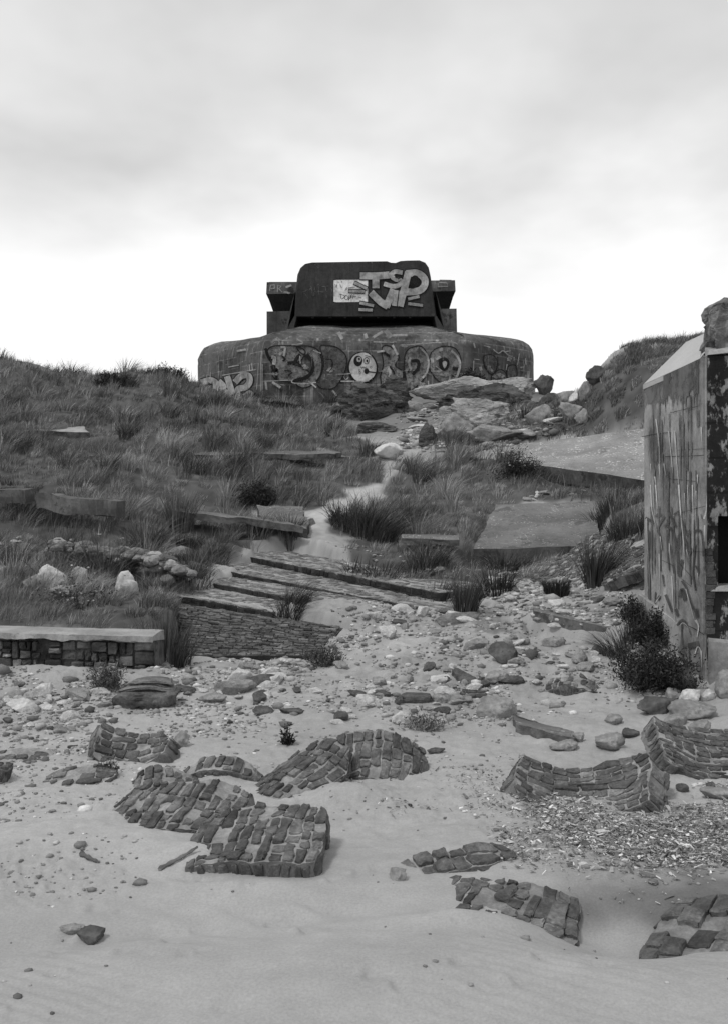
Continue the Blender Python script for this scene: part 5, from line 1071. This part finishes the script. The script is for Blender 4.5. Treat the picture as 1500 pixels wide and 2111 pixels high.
n = len(x); print('litter', n); ln = np.exp(rng.normal(math.log(.0135), .55, n)); an = rng.uniform(0, 6.28, n); wd = ln*rng.uniform(.12, .55, n); d = np.stack([np.cos(an), np.sin(an), rng.normal(0, .25, n)], -1)*ln[:, None]/2; s = np.stack([-np.sin(an), np.cos(an), rng.normal(0, .3, n)], -1)*wd[:, None]/2
c = np.stack([x, y, z+.004+rng.uniform(0, .014, n)], -1); up = np.array([0, 0, .0025])
V = np.stack([c-d-s, c+d-s*.6, c+d+s*.6, c-d+s, c-d*.9-s*.9+up, c+d*.9-s*.5+up, c+d*.9+s*.5+up, c-d*.9+s*.9+up], 1).reshape(-1, 3); b = np.arange(n)[:, None]*8
q = np.concatenate([b+i for i in ([4,5,6,7],[0,1,5,4],[1,2,6,5],[2,3,7,6],[3,0,4,7])]); mb = MB(); mb.add(V, q=q, tone=np.repeat(np.clip(np.exp(rng.normal(math.log(.25), .7, n)), .03, .75), 8)); tag(mb.build('reed_litter', 'peb'), 'litter of broken reeds and shell bits on the right of the beach', 'litter', kind='stuff')

# driftwood and sticks
def stick(label, pts, rad, mt='wood', name='driftwood_stick'):
    p = smoothline([gp(a, b)+[0, 0, rad*.8+c] for a, b, c in pts], 5); ring = []
    for i, q in enumerate(p):
        rr = rad*(1-.5*i/len(p))*(1+.25*math.sin(i*1.7)); ring.append([q+rr*np.array([math.cos(k*1.0472), .6*math.sin(k*1.0472), math.sin(k*1.0472)]) for k in range(7)])
    mb = MB(); g_ = np.array(ring); mb.grid(g_); mb.poly(g_[0][:6]); mb.poly(g_[-1][:6][::-1]); return tag(mb.build(name, mt, None, True, loc=p[0]), label, 'driftwood')
stick('slim crooked driftwood stick on sand left of the nearest brick chunk', [(330, 1797, 0), (355, 1787, .005), (385, 1775, .006), (407, 1766, .02)], .010)
stick('short dark driftwood splinter on the trampled sand at lower left', [(168, 1766, 0), (185, 1775, .004), (202, 1782, 0)], .011, 'rock2')
stick('thin black twig lying across the litter at right', [(1378, 1689, 0), (1405, 1690, .01), (1435, 1695, 0)], .007, 'rock2')
stick('curved dry twig on sand above the sunken brick panel', [(1018, 1714, 0), (1040, 1718, .008), (1052, 1732, 0)], .008)

# plants
shrub(1345, 1412, 'large dark bush crowding the foot of the right building', .80, .36, 9500, .030, .030, dep=1.0)
shrub(1318, 1285, 'dark trailing bush above the footing beside the right building', .5, .24, 4000, .028, .024, dep=.6)
shrub(1352, 1330, 'dense dark bush midway along the foot of the right building', .5, .27, 5000, .028, .022, dep=.6)
tuft(1290, 1335, 'arching grass clump in front of the dark bushes', 380, .22, .40, 1.1, .06, (-.2, -.1))
shrub(668, 1372, 'low twiggy shrub at the sandy end of the brick wall', .44, .22, 1500, .028, .085)
tuft(600, 1262, 'drooping dark grass tuft on top of the brick wall', 420, .20, .42, 1.2, .05, (.35, -.1))
tuft(1146, 1228, 'short dark bristly tuft standing alone on the sand pad', 520, .16, .26, .4, .026, (0, 0))
tuft(1228, 1205, 'tall upright grass clump beside the brick paving', 360, .15, .75, .55, .05, (.12, 0))
tuft(958, 1268, 'thin upright grass clump at the foot of the sandy gully', 300, .14, .62, .5, .055, (.1, 0))
tuft(1015, 1232, 'dark drooping clump in the sandy gully', 520, .28, .42, 1.0, .03, (-.1, -.2))
tuft(905, 1240, 'faint grass tuft over the end of the steps', 220, .25, .3, .9, .06, (.2, 0))
tuft(770, 1105, 'long spiky marram clump spilling beside the path fork', 700, .42, .95, 1.3, .075, (.35, -.2))
tuft(720, 1095, 'dark marram clump at the right rim of the path fork', 480, .35, .7, 1.0, .045, (.2, -.1))
tuft(880, 1165, 'spiky radiating clump under the short kerb slab', 480, .3, .48, 1.2, .07, (.15, -.15))
tuft(1045, 1175, 'wide spiky clump under the smooth tilted slab', 480, .34, .42, 1.4, .065, (.2, -.1))
tuft(1290, 1120, 'feathery grass clump between the slabs and the right building', 420, .25, .55, .7, .04, (0, 0))
tuft(1255, 1060, 'weedy upright clump at the right end of the smooth slab', 360, .3, .55, .6, .045, (-.05, 0))
tuft(800, 1190, 'flattened grass mat on the sand below the path fork', 600, .7, .35, 1.3, .05, (.3, -.2))
tuft(300, 1140, 'pale radiating grass clump beside the crumbled wall', 420, .3, .8, 1.3, .095, (0, -.1))
tuft(215, 1195, 'bright arching grass clump among pale rocks behind the low wall', 420, .28, .75, 1.2, .10, (.05, -.1))
tuft(345, 1350, 'long grass tuft at the right end of the low stone wall', 420, .25, .6, .6, .06, (.05, 0))
tuft(425, 1158, 'grass tuft at the left end of the top step', 300, .3, .4, 1.0, .09, (.1, 0))
tuft(392, 1190, 'grass tuft at the left end of the second step', 300, .3, .4, 1.0, .08, (.1, 0))
tuft(330, 1222, 'thin grass tuft at the left end of the lowest step', 260, .25, .35, 1.0, .09, (.1, 0))
tuft(372, 1095, 'tall pale reedy clump above the crumbled wall', 320, .25, .95, .45, .10, (.05, 0))
tuft(600, 1110, 'small spiky tuft above the top step', 260, .2, .45, 1.2, .06, (.1, -.1))
shrub(522, 1040, 'round dark shrub in the grass above the path fork', 1.0, .5, 5000, .05, .03)
shrub(235, 800, 'dark shrub on the left skyline slope', 1.4, .5, 2600, .09, .035)
shrub(345, 784, 'scrubby bush on the left skyline by the bunker', 1.6, .5, 2600, .09, .05)
shrub(590, 828, 'low dark scrub against the left foot of the bunker', 2.4, .7, 2200, .15, .03)
shrub(965, 806, 'dark scrub against the right half of the bunker foot', 1.6, .8, 1500, .15, .02)
shrub(1065, 985, 'dark weed dotted with white flowers right of centre on the slope', 1.3, .55, 4000, .045, .035, flowers=34, name='flowering_weed', cat='plant')
shrub(170, 1250, 'white flowering weeds in the grass above the low stone wall', 1.0, .28, 500, .04, .06, flowers=40, name='flowering_weed', cat='plant')
shrub(592, 1536, 'small dark seaweed like plant sticking up from the sand', .10, .13, 160, .03, .02, name='beach_plant', cat='plant')
shrub(222, 1600, 'little feathery weed on the sunken brick row at left', .16, .12, 220, .025, .06, name='beach_plant', cat='plant')
shrub(220, 1420, 'rounded grey weed cushion left of the brick boulder', .42, .24, 1300, .03, .11, name='beach_plant', cat='plant')
shrub(870, 1500, 'dry straggly weed on sand behind the barrel shaped chunk', .4, .10, 500, .03, .17, name='beach_plant', cat='plant')
